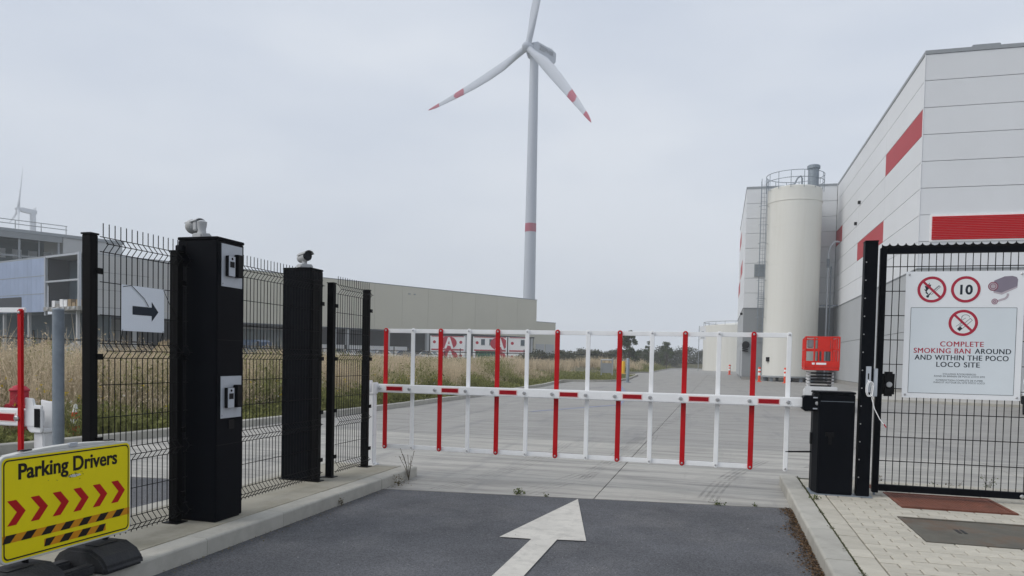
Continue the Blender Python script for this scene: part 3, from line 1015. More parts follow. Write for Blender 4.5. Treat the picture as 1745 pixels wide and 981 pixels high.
# ================================================================== LEFT MESH FENCE
FX = -4.03
def fold_wire():
    pts = [(0, 0.0)]
    for zc in (0.06, 0.56, 1.28, 1.99):
        pts += [(0, zc - 0.05), (0.042, zc), (0, zc + 0.05)]
    pts += [(0, 2.13)]
    return pts
FOLD = fold_wire()
b = MB(); b.tube([(x, 0, z) for x, z in FOLD], 0.0034, seg=5)
VW = b.mesh('vertical_wire'); VW.materials.append(blackf)
fence = thing('mesh_fence', 'black folded wire mesh fence along the left island', 'fence', (FX, 4.02, IZ))
def fence_post(y, h, w=0.037, d=0.031):
    o = build('post', MB().box(-w, w, y - 4.02 - d, y - 4.02 + d, 0.008, h), blackf, fence, bevel=0.004)
    build('cap', MB().box(-w - 0.004, w + 0.004, y - 4.02 - d - 0.004, y - 4.02 + d + 0.004, h + 0.001, h + 0.012), blackf, o)
    build('foot_plate', MB().box(-w - 0.03, w + 0.03, y - 4.02 - d - 0.03, y - 4.02 + d + 0.03, 0, 0.0075), blackf, o)
    for zc in (0.22, 0.72, 1.28, 1.85):
        build('clamp', MB().box(w + 0.001, w + 0.012, y - 4.02 + d - 0.02, y - 4.02 + d + 0.03, zc - 0.02, zc + 0.02), blackf, o)
    return o
for y_, h_ in ((3.98, 2.085), (4.79, 2.085), (6.86, 2.085), (7.15, 2.085), (7.97, 2.085)):
    fence_post(y_, h_)
hz = [0.015, 0.109, 0.31, 0.511, 0.609, 0.83, 1.05, 1.231, 1.329, 1.52, 1.74, 1.941, 2.039]
for y0, y1 in ((4.04, 4.745), (4.84, 6.82), (7.20, 7.93)):
    n = int((y1 - y0) / 0.05)
    for k in range(n + 1):
        link('vertical_wire', VW, None, fence, (0.048, y0 + k * (y1 - y0) / n - 4.02, 0.04))
    for z in hz:
        b = MB(); b.cyl((0.0425, y0 - 4.02 - 0.02, z + 0.04), (0.0425, y1 - 4.02 + 0.02, z + 0.04), 0.0032, seg=5)
        build('horizontal_wire', b, blackf, fence, recalc=False)
    for zc in (0.06, 0.56, 1.28, 1.99):
        b = MB(); b.cyl((0.048 + 0.046, y0 - 4.02 - 0.02, zc + 0.04), (0.048 + 0.046, y1 - 4.02 + 0.02, zc + 0.04), 0.0032, seg=5)
        build('horizontal_wire', b, blackf, fence, recalc=False)

# ---- arrow sheet tied to the fence
t = thing('arrow_sign', 'white sheet with a black right arrow tied to the mesh fence', 'sign', (FX + 0.105, 4.34, 1.58), PI / 2)
b = MB(); b.box(-0.2, 0.2, 0.0, 0.004, 0, 0.315)
build('sheet', b, paper, t, bevel=0.001)
b = MB()
b.flat([(-0.105, 0.115), (0.075, 0.115), (0.075, 0.075), (0.14, 0.145), (0.075, 0.215), (0.075, 0.175), (-0.105, 0.175)], 0.0015)
build('arrow_print', b, ink, t, recalc=False)
for pts in (((-0.19, -0.003, 0.30), (-0.12, -0.006, 0.315), (0.0, -0.007, 0.23), (0.04, -0.006, 0.18)), ((0.19, -0.003, 0.31), (0.25, 0.0, 0.22), (0.36, 0.0, 0.08)), ((-0.19, 0.0, 0.01), (-0.20, 0.01, -0.09)), ((0.19, 0.0, 0.01), (0.16, 0.01, -0.10))):
    build('tie_wire', MB().tube(pts, 0.0022, seg=5), blackf, t)

# ================================================================== YELLOW PARKING DRIVERS SIGN
SYAW = PI / 2 - 0.02
t = thing('warning_sign', 'yellow Parking Drivers sign with red chevrons on a black rubber foot', 'sign', (-3.63, 3.455, IZ), SYAW)
t.scale = (0.905, 1, 1)
SW, SH, SZ = 0.49, 0.585, 0.165
def rrect(w, z0, z1, r, bow=0.0, n=6):
    pts = []
    for cx, cz, a0 in ((w - r, z0 + r, -PI / 2), (w - r, z1 - r, 0), (-w + r, z1 - r, PI / 2), (-w + r, z0 + r, PI)):
        for k in range(n + 1):
            a = a0 + PI / 2 * k / n
            pts.append((cx + r * math.cos(a), cz + r * math.sin(a)))
    if bow:
        out = []
        for i, p in enumerate(pts):
            out.append(p)
            if i == 2 * (n + 1) - 1 - 0:
                pass
        pts = out
    return pts
b = MB(); b.prism(rrect(SW, SZ, SZ + SH, 0.045), 'y', 0.0, 0.03)
brd = build('board', b, signw, t, bevel=0.003, seg=1)
# moulded bulge along the top edge
top = [(-SW + 0.05, SZ + SH - 0.002)] + [(-SW + 0.05 + (2 * SW - 0.1) * k / 10, SZ + SH + 0.022 * math.sin(PI * k / 10)) for k in range(1, 10)] + [(SW - 0.05, SZ + SH - 0.002)]
build('top_moulding', MB().prism(top, 'y', 0.004, 0.06), signw, brd, bevel=0.004)
for hx in (-0.30, 0.33):
    build('grip_hole', MB().box(hx - 0.04, hx + 0.04, 0.02, 0.045, SZ + SH + 0.014, SZ + SH + 0.0185), blackp, brd)
build('lock_clip', MB().box(-0.015, 0.045, -0.004, 0.02, SZ + SH + 0.008, SZ + SH + 0.030), alum, brd, bevel=0.002)
build('yellow_sheet', MB().flat(rrect(SW - 0.012, SZ + 0.012, SZ + SH - 0.012, 0.035), 0.001), yellow, t, recalc=False)
def outline(w, z0, z1, r, wd, dep):
    o, i = rrect(w, z0, z1, r), rrect(w - wd, z0 + wd, z1 - wd, r - wd * 0.5)
    b = MB(); n = len(o)
    b.add([(p[0], -dep, p[1]) for p in o] + [(p[0], -dep, p[1]) for p in i], [(k, (k + 1) % n, n + (k + 1) % n, n + k) for k in range(n)])
    return b
build('border_print', outline(SW - 0.022, SZ + 0.022, SZ + SH - 0.022, 0.03, 0.008, 0.0018), inkblack, t, recalc=False)
lt = MB()
for kk, dx in enumerate((-0.0014, 0.0014)):
    tm = text_mb('Parking Drivers', 0.120, 0.002 + kk * 0.0001, at=(-0.005 + dx, SZ + 0.452), bold=0.0026, sx=0.985)
    lt.add(tm.v, tm.f)
build('lettering', lt, inkblack, t, recalc=False)
for k in range(6):
    x = -0.445 + k * 0.152
    z = SZ + 0.275
    hgt, wd, pt = 0.068, 0.058, 0.062
    b = MB()
    b.flat([(x, z - hgt), (x + wd, z - hgt), (x + wd + pt, z), (x + pt, z)], 0.002)
    b.flat([(x + pt, z), (x + wd + pt, z), (x + wd, z + hgt), (x, z + hgt)], 0.002)
    build('chevron', b, inkred, t, recalc=False)
def hazard(x0, x1, z0, z1, phase):
    build('tape', MB().flat([(x0, z0), (x1, z0), (x1, z1), (x0, z1)], 0.0018), inkorange, t, recalc=False)
    p, wd, sl = 0.136, 0.068, 0.042
    x = x0 - phase
    b = MB()
    while x < x1:
        q = [(x, z0), (x + wd, z0), (x + wd + sl, z1), (x + sl, z1)]
        if q[3][0] < x1 and q[1][0] > x0:
            q = [(min(max(a, x0), x1), c) for a, c in q]
            b.flat(q, 0.0026)
        x += p
    build('tape_stripes', b, inkblack, t, recalc=False)
hazard(-0.475, 0.475, SZ + 0.115, SZ + 0.158, 0.02)
hazard(-0.20, 0.27, SZ + 0.048, SZ + 0.091, 0.03)
# scraped patch under the lettering
b = MB()
for k in range(46):
    a, c = random.gauss(0.0, 0.05), random.gauss(0, 0.010)
    r = random.uniform(0.001, 0.0035)
    b.disc((-0.005 + a, SZ + 0.425 + c), r, 0.0031 + k * 1e-5, seg=6)
build('scuff_specks', b, inkblack, t, recalc=False)
b = MB(); b.flat([(-0.03, SZ + 0.418), (0.02, SZ + 0.412), (0.07, SZ + 0.419), (0.06, SZ + 0.428), (0.0, SZ + 0.430)], 0.0030)
build('scuff_mark', b, signw, t, recalc=False)
for px in (-0.30, 0.30):
    build('stem', MB().cyl((px, 0.03, 0.05), (px, 0.03, SZ + 0.2), 0.018, seg=10), blackp, t)
# rubber foot: two tapered lugs joined by bars
def foot_lug(x0, x1):
    b = MB()
    prof = [(-0.20, 0.0), (0.22, 0.0), (0.22, 0.04), (0.17, 0.10), (0.09, 0.14), (-0.07, 0.14), (-0.15, 0.10), (-0.20, 0.04)]
    b.prism([(p[0], p[1]) for p in prof], 'x', x0, x1)
    return b
ft = build('rubber_foot', foot_lug(-0.60, -0.20), rubber, t, bevel=0.018)
build('rubber_foot', foot_lug(0.06, 0.39), rubber, t, bevel=0.018)
build('foot_bridge', MB().box(-0.195, 0.055, -0.13, -0.06, 0.005, 0.065), rubber, t, bevel=0.012)
build('foot_bridge', MB().box(-0.195, 0.055, 0.05, 0.13, 0.005, 0.07), rubber, t, bevel=0.012)
build('grip_recess', MB().box(-0.5, -0.32, -0.06, 0.04, 0.141, 0.147), rubber, t, bevel=0.003)
build('grip_recess', MB().box(0.14, 0.31, -0.06, 0.04, 0.141, 0.147), rubber, t, bevel=0.004)

# ================================================================== GATE ON THE RIGHT
t = thing('gate_post', 'tall black bolted steel post between cabinet and gate', 'post', (1.43, 8.16, IZ))
build('shaft', MB().box(-0.06, 0.06, -0.06, 0.06, 0.010, 2.56), black, t, bevel=0.005)
build('cap', MB().box(-0.062, 0.062, -0.062, 0.062, 2.562, 2.575), black, t)
build('base_plate', MB().box(-0.085, 0.085, -0.085, 0.085, 0, 0.0095), steel, t)
for k in range(13):
    bolt(t, (-0.045, -0.0605, 0.2 + k * 0.18), small=True).scale = (0.6, 0.6, 0.6)
build('lock_plate', MB().box(-0.012, 0.036, -0.066, -0.0605, 1.06, 1.32), alum, t, bevel=0.002)
build('key_slot', MB().box(0.006, 0.018, -0.0675, -0.0662, 1.19, 1.25), blackp, t)
build('slide_bolt', MB().box(0.062, 0.10, -0.05, -0.01, 1.02, 1.30), alum, t, bevel=0.003)

t = thing('cable', 'white coiled cable with a pink end hanging on the gate post', 'cable', (1.44, 8.085, 0.9))
pts = []
for k in range(40):
    a = 2 * PI * k / 18
    pts.append((0.028 * math.sin(a) + 0.0006 * k, -0.004 - 0.0005 * k, 0.315 + 0.075 * math.cos(a)))
pts += [(0.035, -0.02, 0.22), (0.06, -0.03, 0.12), (0.11, -0.03, 0.02), (0.155, -0.03, -0.04)]
c = build('cord', MB().tube([(0.0, 0.01, 0.40)] + pts, 0.0045, seg=6), whitem, t, smooth=True)
build('end_sleeve', MB().cyl((0.15, -0.03, -0.03), (0.172, -0.03, -0.062), 0.006, seg=6), contr, t)

GX0, GX1, GZ0, GZ1 = 1.545, 4.20, 0.17, 2.645
t = thing('swing_gate', 'black steel swing gate with bar mesh and scalloped top', 'gate', (GX0, 8.3, IZ))
def gz(z):
    return z - IZ
gl = GX1 - GX0
build('stile', MB().box(0, 0.06, -0.03, 0.03, gz(GZ0) - 0.02, gz(GZ1)), black, t, bevel=0.004)
build('stile', MB().box(gl - 0.06, gl, -0.03, 0.03, gz(GZ0) - 0.02, gz(GZ1)), black, t, bevel=0.004)
build('rail', MB().box(0.061, gl - 0.061, -0.03, 0.03, gz(GZ1) - 0.06, gz(GZ1)), black, t, bevel=0.004)
build('rail', MB().box(0.061, gl - 0.061, -0.03, 0.03, gz(GZ0), gz(GZ0) + 0.065), black, t, bevel=0.004)
n = int((gl - 0.12) / 0.0635)
me = MB().cyl((0, 0, gz(GZ0) + 0.06), (0, 0, gz(GZ1) - 0.055), 0.0042, seg=5).mesh('mesh_bar'); me.materials.append(blackf)
for k in range(1, n):
    link('mesh_bar', me, None, t, (0.06 + k * (gl - 0.12) / n, 0, 0))
z = GZ1 - 0.06 - 0.13
hm = MB().cyl((0.05, 0, 0), (gl - 0.05, 0, 0), 0.0040, seg=5).mesh('cross_bar'); hm.materials.append(blackf)
while z > GZ0 + 0.09:
    for s_ in (-1, 1):
        link('cross_bar', hm, None, t, (0, s_ * 0.0072, gz(z)))
    z -= 0.247
# scalloped anti-climb strip
b = MB()
sp_ = 0.0745
ns = int(gl / sp_)
poly = [(0.0, gz(GZ1) - 0.004)]
for k in range(ns):
    for a in range(7):
        tt = PI * a / 6
        poly.append((0.004 + sp_ * k + sp_ / 2 - (sp_ / 2 - 0.002) * math.cos(tt), gz(GZ1) + 0.042 - 0.026 * math.sin(tt)))
poly += [(0.004 + sp_ * ns, gz(GZ1) - 0.004)]
for i in range(1, len(poly) - 2):
    p, q = poly[i], poly[i + 1]
    b.add([(p[0], -0.034, gz(GZ1) - 0.004), (q[0], -0.034, gz(GZ1) - 0.004), (q[0], -0.034, q[1]), (p[0], -0.034, p[1]), (p[0], -0.031, gz(GZ1) - 0.004), (q[0], -0.031, gz(GZ1) - 0.004), (q[0], -0.031, q[1]), (p[0], -0.031, p[1])],
          [(0, 1, 2, 3), (5, 4, 7, 6), (3, 2, 6, 7)])
build('scalloped_strip', b, blackf, t, recalc=False)
lk = build('lock_box', MB().box(0.061, 0.175, -0.036, 0.036, 1.02, 1.27), blackp, t, bevel=0.02)
build('knob', MB().cyl((0.12, -0.037, 1.14), (0.12, -0.062, 1.14), 0.03, 0.026, seg=16), chrome, lk, bevel=0.006, smooth=True)
build('drop_rod', MB().cyl((0.025, 0, 0.0), (0.025, 0, 0.032), 0.012, seg=8), steel, t)
bolt(t, (2.93 - GX0 - 0.045, -0.031, gz(GZ0) + 0.03))

# ---- site rules board on the gate
PX, PZ, PWD, PHT = 1.785, 1.135, 1.045, 1.265
t = thing('site_rules_sign', 'large white smoking ban board with round pictograms on the gate', 'sign', (PX, 8.265, PZ), 0.0)
build('plate', MB().box(0, PWD, 0.0, 0.004, 0, PHT), platew, t)
# inner panel and frame line
IP = (0.055, 0.985, 0.05, 0.905)
build('panel_print', MB().flat([(IP[0], IP[2]), (IP[1], IP[2]), (IP[1], IP[3]), (IP[0], IP[3])], 0.0008), plateb, t, recalc=False)
b = MB(); lw = 0.0035
b.line([(IP[0], IP[2]), (IP[1], IP[2])], lw, 0.0014).line([(IP[1], IP[2]), (IP[1], IP[3])], lw, 0.0015).line([(IP[1], IP[3]), (IP[0], IP[3])], lw, 0.0016).line([(IP[0], IP[3]), (IP[0], IP[2])], lw, 0.0017)
build('frame_print', b, ink, t, recalc=False)
def ban(c, r, slash=True, name='prohibition_ring'):
    d = build(name, MB().disc(c, r * 1.03, 0.0012), ringw, t, recalc=False)
    b = MB().ring(c, r * 0.80, r, 0.0020)
    if slash:
        q = r * 0.62
        nx = r * 0.085 * 0.7071
        b.flat([(c[0] - q - nx, c[1] + q - nx), (c[0] + q - nx, c[1] - q - nx), (c[0] + q + nx, c[1] - q + nx), (c[0] - q + nx, c[1] + q + nx)], 0.0030)
    build('ring_print', b, crimson, d, recalc=False)
    return d
C1, C2, C3 = (0.235, 1.085), (0.535, 1.085), (0.525, 0.755)
d = ban(C1, 0.130)
b = MB()
fl = [(-0.030, -0.055), (-0.062, -0.028), (-0.048, -0.030), (-0.070, 0.005), (-0.052, -0.002), (-0.066, 0.040), (-0.044, 0.030), (-0.022, 0.070), (-0.022, 0.045), (-0.008, 0.052), (-0.012, 0.02), (-0.035, 0.0), (-0.045, -0.02), (-0.028, -0.045)]
b.flat([(C1[0] + x, C1[1] + z) for x, z in fl], 0.0016)
b.disc((C1[0] - 0.035, C1[1] - 0.068), 0.013, 0.0017, seg=14)
b.line([(C1[0] - 0.035, C1[1] - 0.068), (C1[0] - 0.010, C1[1] - 0.036)], 0.010, 0.00175)
b.line([(C1[0] - 0.016, C1[1] - 0.040), (C1[0] + 0.062, C1[1] + 0.040), (C1[0] + 0.076, C1[1] + 0.026), (C1[0] - 0.004, C1[1] - 0.052)], 0.0035, 0.0018)
b.line([(C1[0] + 0.010, C1[1] - 0.020), (C1[0] + 0.066, C1[1] + 0.034)], 0.0035, 0.00185)
build('match_and_flame_print', b, ink, d, recalc=False)
d = ban(C2, 0.130, False, 'speed_ring')
build('digit', text_mb('1', 0.128, 0.0016, at=(C2[0] - 0.038, C2[1] - 0.046), bold=0.0045), ink, d, recalc=False)
build('digit', text_mb('0', 0.128, 0.0016, at=(C2[0] + 0.030, C2[1] - 0.046), bold=0.0045), ink, d, recalc=False)
d = ban(C3, 0.130)
b = MB()
b.line([(C3[0] - 0.048, C3[1] - 0.062), (C3[0] + 0.062, C3[1] + 0.045), (C3[0] + 0.080, C3[1] + 0.026), (C3[0] - 0.030, C3[1] - 0.080)], 0.004, 0.0016)
b.flat([(C3[0] - 0.052, C3[1] - 0.060), (C3[0] - 0.032, C3[1] - 0.080), (C3[0] - 0.005, C3[1] - 0.055), (C3[0] - 0.026, C3[1] - 0.034)], 0.0017)
for ph in (0, 1):
    w = []
    for k in range(12):
        q = k / 11
        w.append((C3[0] - 0.062 + 0.075 * q + ph * 0.012 + 0.016 * math.sin(q * 5 + ph), C3[1] - 0.035 + 0.11 * q * (1 - 0.25 * ph)))
    b.line(w, 0.0035, 0.0018)
b.line([(C3[0] + 0.02 - 0.035 * math.cos(a / 8 * PI), C3[1] + 0.055 + 0.025 * math.sin(a / 8 * PI)) for a in range(9)], 0.0035, 0.00185)
build('cigarette_print', b, ink, d, recalc=False)
# surveillance camera pictogram
def cp(x, y):          # from the pictogram's own drawing units
    return (0.735 + x * 0.00074, 1.225 - y * 0.00074)
b = MB(); b.flat([cp(*p) for p in ((60, 75), (180, 20), (270, 15), (320, 30), (335, 65), (330, 150), (240, 195), (150, 235), (60, 215))], 0.0012)
pc = build('camera_print', b, mauve, t, recalc=False)
b = MB(); b.flat([cp(*p) for p in ((55, 215), (150, 235), (330, 150), (330, 170), (155, 260), (60, 235))], 0.0014)
b.disc(cp(50, 150), 0.043, 0.0016, seg=24); b.ring(cp(50, 150), 0.020, 0.026, 0.0016)
b.line([cp(225, 245), cp(225, 280), cp(200, 310), cp(90, 350)], 0.020, 0.0013)
b.disc(cp(75, 350), 0.027, 0.00135, seg=20)
build('bracket_print', b, mauvel, pc, recalc=False)
b = MB(); b.ring(cp(50, 150), 0.036, 0.0435, 0.0021).ring(cp(50, 150), 0.022, 0.0265, 0.0022).ring(cp(75, 350), 0.023, 0.0275, 0.0021).ring(cp(75, 350), 0.008, 0.012, 0.0022)
build('lens_rings_print', b, mat('sign_print_plum', (0.26, 0.05, 0.09), 0.5, 0.05), pc, recalc=False)
def txt(s, size, z, m, x=0.52, bold=0.0, sp=1.0, align='CENTER', sx=1.0):
    b = MB()
    for kk, dx in enumerate((-1, 1) if bold > 0.001 else (0,)):
        tm = text_mb(s, size, 0.0016 + kk * 0.0001, align=align, at=(x + dx * 0.0015, z), bold=0.0, spacing=sp, sx=sx)
        b.add(tm.v, tm.f)
    return build('lettering', b, m, t, recalc=False)
S = 0.0725
txt('COMPLETE', S, 0.520, crimson, bold=0.0022, sp=1.12, sx=1.0)
txt('SMOKING BAN', S, 0.452, crimson, x=0.092, bold=0.0022, sp=1.10, align='LEFT', sx=0.97)
txt('AROUND', S, 0.452, ink, x=0.953, bold=0.0022, sp=1.10, align='RIGHT', sx=0.945)
txt('AND WITHIN THE POCO', S, 0.384, ink, x=0.52, bold=0.0022, sp=1.10, sx=0.93)
txt('LOCO', S, 0.316, ink, x=0.515, bold=0.0022, sp=1.10, align='RIGHT', sx=1.0)
txt('SITE', S, 0.316, ink, x=0.545, bold=0.0022, sp=1.10, align='LEFT', sx=1.0)
txt('VOLLEDIG ROOKVERBOD', 0.0235, 0.238, ink, x=0.51, sp=1.1)
txt('ROND EN BINNEN DE POCO LOCO SITE', 0.0235, 0.215, ink, x=0.51, bold=0.0007, sp=1.05)
txt('INTERDICTION COMPLETE DE FUMER', 0.0235, 0.176, ink, x=0.51, sp=1.05)
txt('DANS ET AUTOUR DU SITE POCO LOCO', 0.0235, 0.153, ink, x=0.51, bold=0.0007, sp=1.05)
for hx in (0.03, PWD - 0.03):
    for hz_ in (0.03, PHT - 0.03):
        bolt(t, (hx, -0.0005, hz_), small=True)

# ================================================================== WIND TURBINES
def turbine(label, hub, az, phase, blade_l, tilt, cone, tower_r, letters, overhang, pitch=0.12, plain=False):
    a, ti, co = math.radians(az), math.radians(tilt), math.radians(cone)
    ax = Vector((math.cos(a) * math.cos(ti), math.sin(a) * math.cos(ti), math.sin(ti)))
    hz = Vector((-math.sin(a), math.cos(a), 0))
    up = ax.cross(hz)
    if up.z < 0:
        up = -up
    hub = Vector(hub)
    fl = Vector((math.cos(a), math.sin(a), 0))
    base = hub - fl * overhang
    base.z = 0
    t = thing('wind_turbine', label, 'wind turbine', base)
    H = hub.z - 2.2
    def tower(z0, z1):
        r = lambda z: tower_r[0] + (tower_r[1] - tower_r[0]) * z / H
        return MB().cyl((0, 0, z0), (0, 0, z1), r(z0), r(z1), seg=40)
    if plain:
        build('tower', tower(0, H), turbw, t, smooth=True)
    else:
        zb = 43.5
        build('tower', tower(0, H), turbw, t, smooth=True)
        r = lambda z: tower_r[0] + (tower_r[1] - tower_r[0]) * z / H + 0.03
        build('red_band', MB().cyl((0, 0, zb - 1.35), (0, 0, zb + 1.35), r(zb - 1.35), r(zb + 1.35), seg=40), turbr, t, smooth=True)
    # nacelle: local x backwards from the hub, y sideways, z up
    M = Matrix(((-ax.x, hz.x, up.x, hub.x - base.x), (-ax.y, hz.y, up.y, hub.y - base.y), (-ax.z, hz.z, up.z, hub.z), (0, 0, 0, 1)))
    # make it right handed
    if M.to_3x3().determinant() < 0:
        for i in range(3):
            M[i][1] = -M[i][1]
    def put(name, mb, m, parent=t, **k):
        mb.v = [tuple(M @ Vector(v)) for v in mb.v]
        return build(name, mb, m, parent, **k)
    b = MB()
    secs = [(1.3, 1.6, -1.6, 1.7), (2.6, 2.1, -2.3, 2.3), (9.6, 2.1, -2.6, 2.3), (11.4, 1.9, -1.5, 2.0)]
    if plain:
        secs = [(x, w * 0.75, z0 * 0.72, z1 * 0.72) for x, w, z0, z1 in secs]
    for x, w, z0, z1 in secs:
        b.v += [(x, -w, z0 + 0.4), (x, -w + 0.4, z0), (x, w - 0.4, z0), (x, w, z0 + 0.4), (x, w, z1 - 0.4), (x, w - 0.4, z1), (x, -w + 0.4, z1), (x, -w, z1 - 0.4)]
    for i in range(3):
        b.f += [(8 * i + k, 8 * i + (k + 1) % 8, 8 * i + 8 + (k + 1) % 8, 8 * i + 8 + k) for k in range(8)]
    b.f += [tuple(range(7, -1, -1)), tuple(range(24, 32))]
    nac = put('nacelle', b, turbw)
    put('top_cooler', MB().box(9.3, 10.2, -0.9, 0.9, 2.32, 2.7), turbw, nac)
    put('mast', MB().cyl((10.4, 0.3, 1.7), (10.4, 0.3, 4.0), 0.06, seg=6), turbink, nac)
    put('mast', MB().cyl((10.7, -0.5, 1.7), (10.7, -0.5, 3.7), 0.06, seg=6), turbink, nac)
    b = MB(); b.lathe([(1.45, -1.25), (1.6, -0.4), (1.55, 0.5), (1.25, 1.3), (0.6, 1.9), (0.05, 2.1)], seg=20)
    b.v = [(-z, x, y) for x, y, z in b.v]
    put('hub_spinner', b, turbw, smooth=True)
    if letters:
        tb = text_mb('ZEPHIR', 2.0, 0, align='CENTER', at=(6.6, -0.1), bold=0.03, spacing=1.05)
        side = 2.13
        for s_ in (-1, 1):
            bb = MB()
            bb.v = [((x if s_ < 0 else 12.8 - x), s_ * side, z) for x, y, z in tb.v]
            bb.f = list(tb.f)
            put('lettering', bb, turbink, nac, recalc=False)
    # blades
    for k in range(3):
        q = math.radians(phase + 120 * k)
        d = (hz * math.cos(q) + up * math.sin(q))
        td = (-hz * math.sin(q) + up * math.cos(q))
        st = [(0.0, 1.0, 1.0), (0.05, 1.0, 1.0), (0.12, 1.3, 0.75), (0.22, 1.75, 0.5), (0.35, 1.8, 0.42), (0.5, 1.6, 0.32), (0.66, 1.22, 0.22), (0.83, 0.84, 0.14), (0.93, 0.56, 0.09), (0.98, 0.28, 0.05), (1.0, 0.05, 0.02)]
        prof = []
        for f_, ch, th in st:
            prof.append((f_, ch, th))
        def sect(f_):
            for (f0, c0, h0), (f1, c1, h1) in zip(prof, prof[1:]):
                if f0 <= f_ <= f1 + 1e-9:
                    u = (f_ - f0) / (f1 - f0)
                    return c0 + (c1 - c0) * u, h0 + (h1 - h0) * u
        def piece(f0, f1, grow=0.0):
            fr = sorted(set([f0, f1] + [p[0] for p in prof if f0 < p[0] < f1]))
            b = MB()
            N = 12
            for f_ in fr:
                ch, th = sect(f_)
                tw = pitch * (1 - f_) ** 2 - 0.02
                e1 = td * math.cos(tw) + ax * math.sin(tw)
                e2 = ax * math.cos(tw) - td * math.sin(tw)
                cen = d * (math.cos(co) * (1.2 + f_ * (blade_l - 1.2))) + ax * (math.sin(co) * f_ * f_ * blade_l)
                off = e1 * (ch * 0.35 * min(1, f_ / 0.22))
                for j in range(N):
                    an = 2 * PI * j / N
                    p = cen + off + e1 * ((ch + grow) * math.cos(an)) + e2 * ((th + grow) * math.sin(an)) + hub - base
                    p.z = p.z
                    b.v.append(tuple(p))
            for i in range(len(fr) - 1):
                b.f += [(N * i + j, N * i + (j + 1) % N, N * i + N + (j + 1) % N, N * i + N + j) for j in range(N)]
            b.f += [tuple(range(N - 1, -1, -1)), tuple(range(N * (len(fr) - 1), N * len(fr)))]
            return b
        o = build('blade', piece(0, 1), turbw, t, smooth=True)
        if not plain:
            build('red_stripe', piece(0.62, 0.765, 0.02), turbr, o, smooth=True)
            build('red_tip', piece(0.885, 1.0, 0.02), turbr, o, smooth=True)
    return t
turbine('tall wind turbine with red banded tower behind the warehouse', (-61.5, 229.9, 100.0), 240.4, 74.9, 45.6, 3.8, 5.3, (2.12, 1.38), True, 3.2)
turbine('hazy distant wind turbine above the half built block', (-484.1, 415.5, 100.0), 237.5, 72.5, 30.5, 5.0, 1.8, (2.6, 1.9), False, 9.0, plain=True)

# ================================================================== FACTORY ON THE RIGHT
FXS, FY0, FYR, FXL, FYE, FTOP, FBAND = 9.1, 39.9, 67.2, 1.85, 88.0, 16.45, 6.2
fac = thing('factory_building', 'white panelled factory hall with red panels and grey plinth', 'building', (FXS, FY0, 0))
def FL(x, y, z):
    return (x - FXS, y - FY0, z)
def fbox(x0, x1, y0, y1, z0, z1):
    return MB().box(x0 - FXS, x1 - FXS, y0 - FY0, y1 - FY0, z0, z1)
# core volumes behind the panels
core = MB()
core.box(0.12, 26, 0.12, 60, 0, FTOP - 0.05)
core.box(FXL - FXS + 0.12, 0.12, FYR - FY0 + 0.12, FYE - FY0, 0, FTOP - 0.05)
build('core', core, gap, fac)
rows = [FBAND + 1.278 * k for k in range(9)]
rows[-1] = FTOP - 0.06
j = 0.012
def panel(x0, x1, y0, y1, z0, z1, m=panw, name='panel'):
    return build(name, fbox(x0, x1, y0, y1, z0, z1), m, fac, bevel=0.006, seg=1)
seamY = [FY0 + 0.10, 48.3, 56.9, 64.1, FYR - 0.02]
for r in range(8):
    z0, z1 = rows[r] + j, rows[r + 1] - j
    for c in range(4):
        y0, y1 = seamY[c] + j, seamY[c + 1] - j
        m = panr if (r, c) in ((5, 0), (2, 1), (4, 3)) else panw
        panel(FXS, FXS + 0.11, y0, y1, z0, z1, m)
    for x0, x1 in ((FXS, 15.2), (15.2, 21.3), (21.3, 27.0)):
        panel(x0 + (j if x0 > FXS else 0), x1 - j, FY0, FY0 + 0.09, z0, z1)
    for x0, x1 in ((FXL, 5.5), (5.5, FXS - 0.02)):
        panel(x0, x1 - j, FYR, FYR + 0.11, z0, z1)
    for y0, y1 in ((FYR + 0.12, 74.0), (74.0, 81.0), (81.0, FYE)):
        m = panr if (r, y0) in ((3, 74.0), (6, 81.0), (2, 81.0)) else panw
        panel(FXL, FXL + 0.11, y0 + j, y1 - j, z0, z1, m)
# grey plinth panels
for y0, y1 in ((FY0 + 0.10, 44.6), (44.6, 50.4), (54.2, 60.0), (60.0, FYR - 0.02)):
    for z0, z1 in ((0.25, 3.2), (3.2, FBAND)):
        panel(FXS + 0.015, FXS + 0.11, y0 + j, y1 - j, z0 + j, z1 - j, pang, 'plinth_panel')
panel(FXS + 0.015, FXS + 0.11, 50.4 + j, 54.2 - j, 4.4, FBAND - j, pang, 'plinth_panel')
build('door_recess', fbox(FXS + 0.02, FXS + 0.118, 50.42, 54.18, 0.02, 4.38), cementg, fac)
for x0, x1 in ((FXS + 0.03, 15.2), (15.2, 21.3), (21.3, 27)):
    for z0, z1 in ((0.25, 3.2), (3.2, FBAND)):
        panel(x0 + j, x1 - j, FY0 + 0.015, FY0 + 0.10, z0 + j, z1 - j, pang, 'plinth_panel')
for x0, x1 in ((FXL + 0.02, 5.5), (5.5, FXS - 0.02)):
    for z0, z1 in ((0.25, 3.2), (3.2, FBAND)):
        panel(x0 + j, x1 - j, FYR + 0.015, FYR + 0.11, z0 + j, z1 - j, pangd, 'plinth_panel')
for y0, y1 in ((FYR + 0.12, 71.0), (71.0, 77.0), (77.0, FYE)):
    for z0, z1 in ((0.25, 3.2), (3.2, FBAND)):
        panel(FXL + 0.015, FXL + 0.11, y0 + j, y1 - j, z0 + j, z1 - j, pang, 'plinth_panel')
build('door', fbox(FXL + 0.0, FXL + 0.014, 72.0, 73.6, 0.1, 2.6), pangd, fac)
build('base_strip', fbox(FXS + 0.01, 27, FY0 + 0.01, FY0 + 0.10, 0, 0.24), cementg, fac)
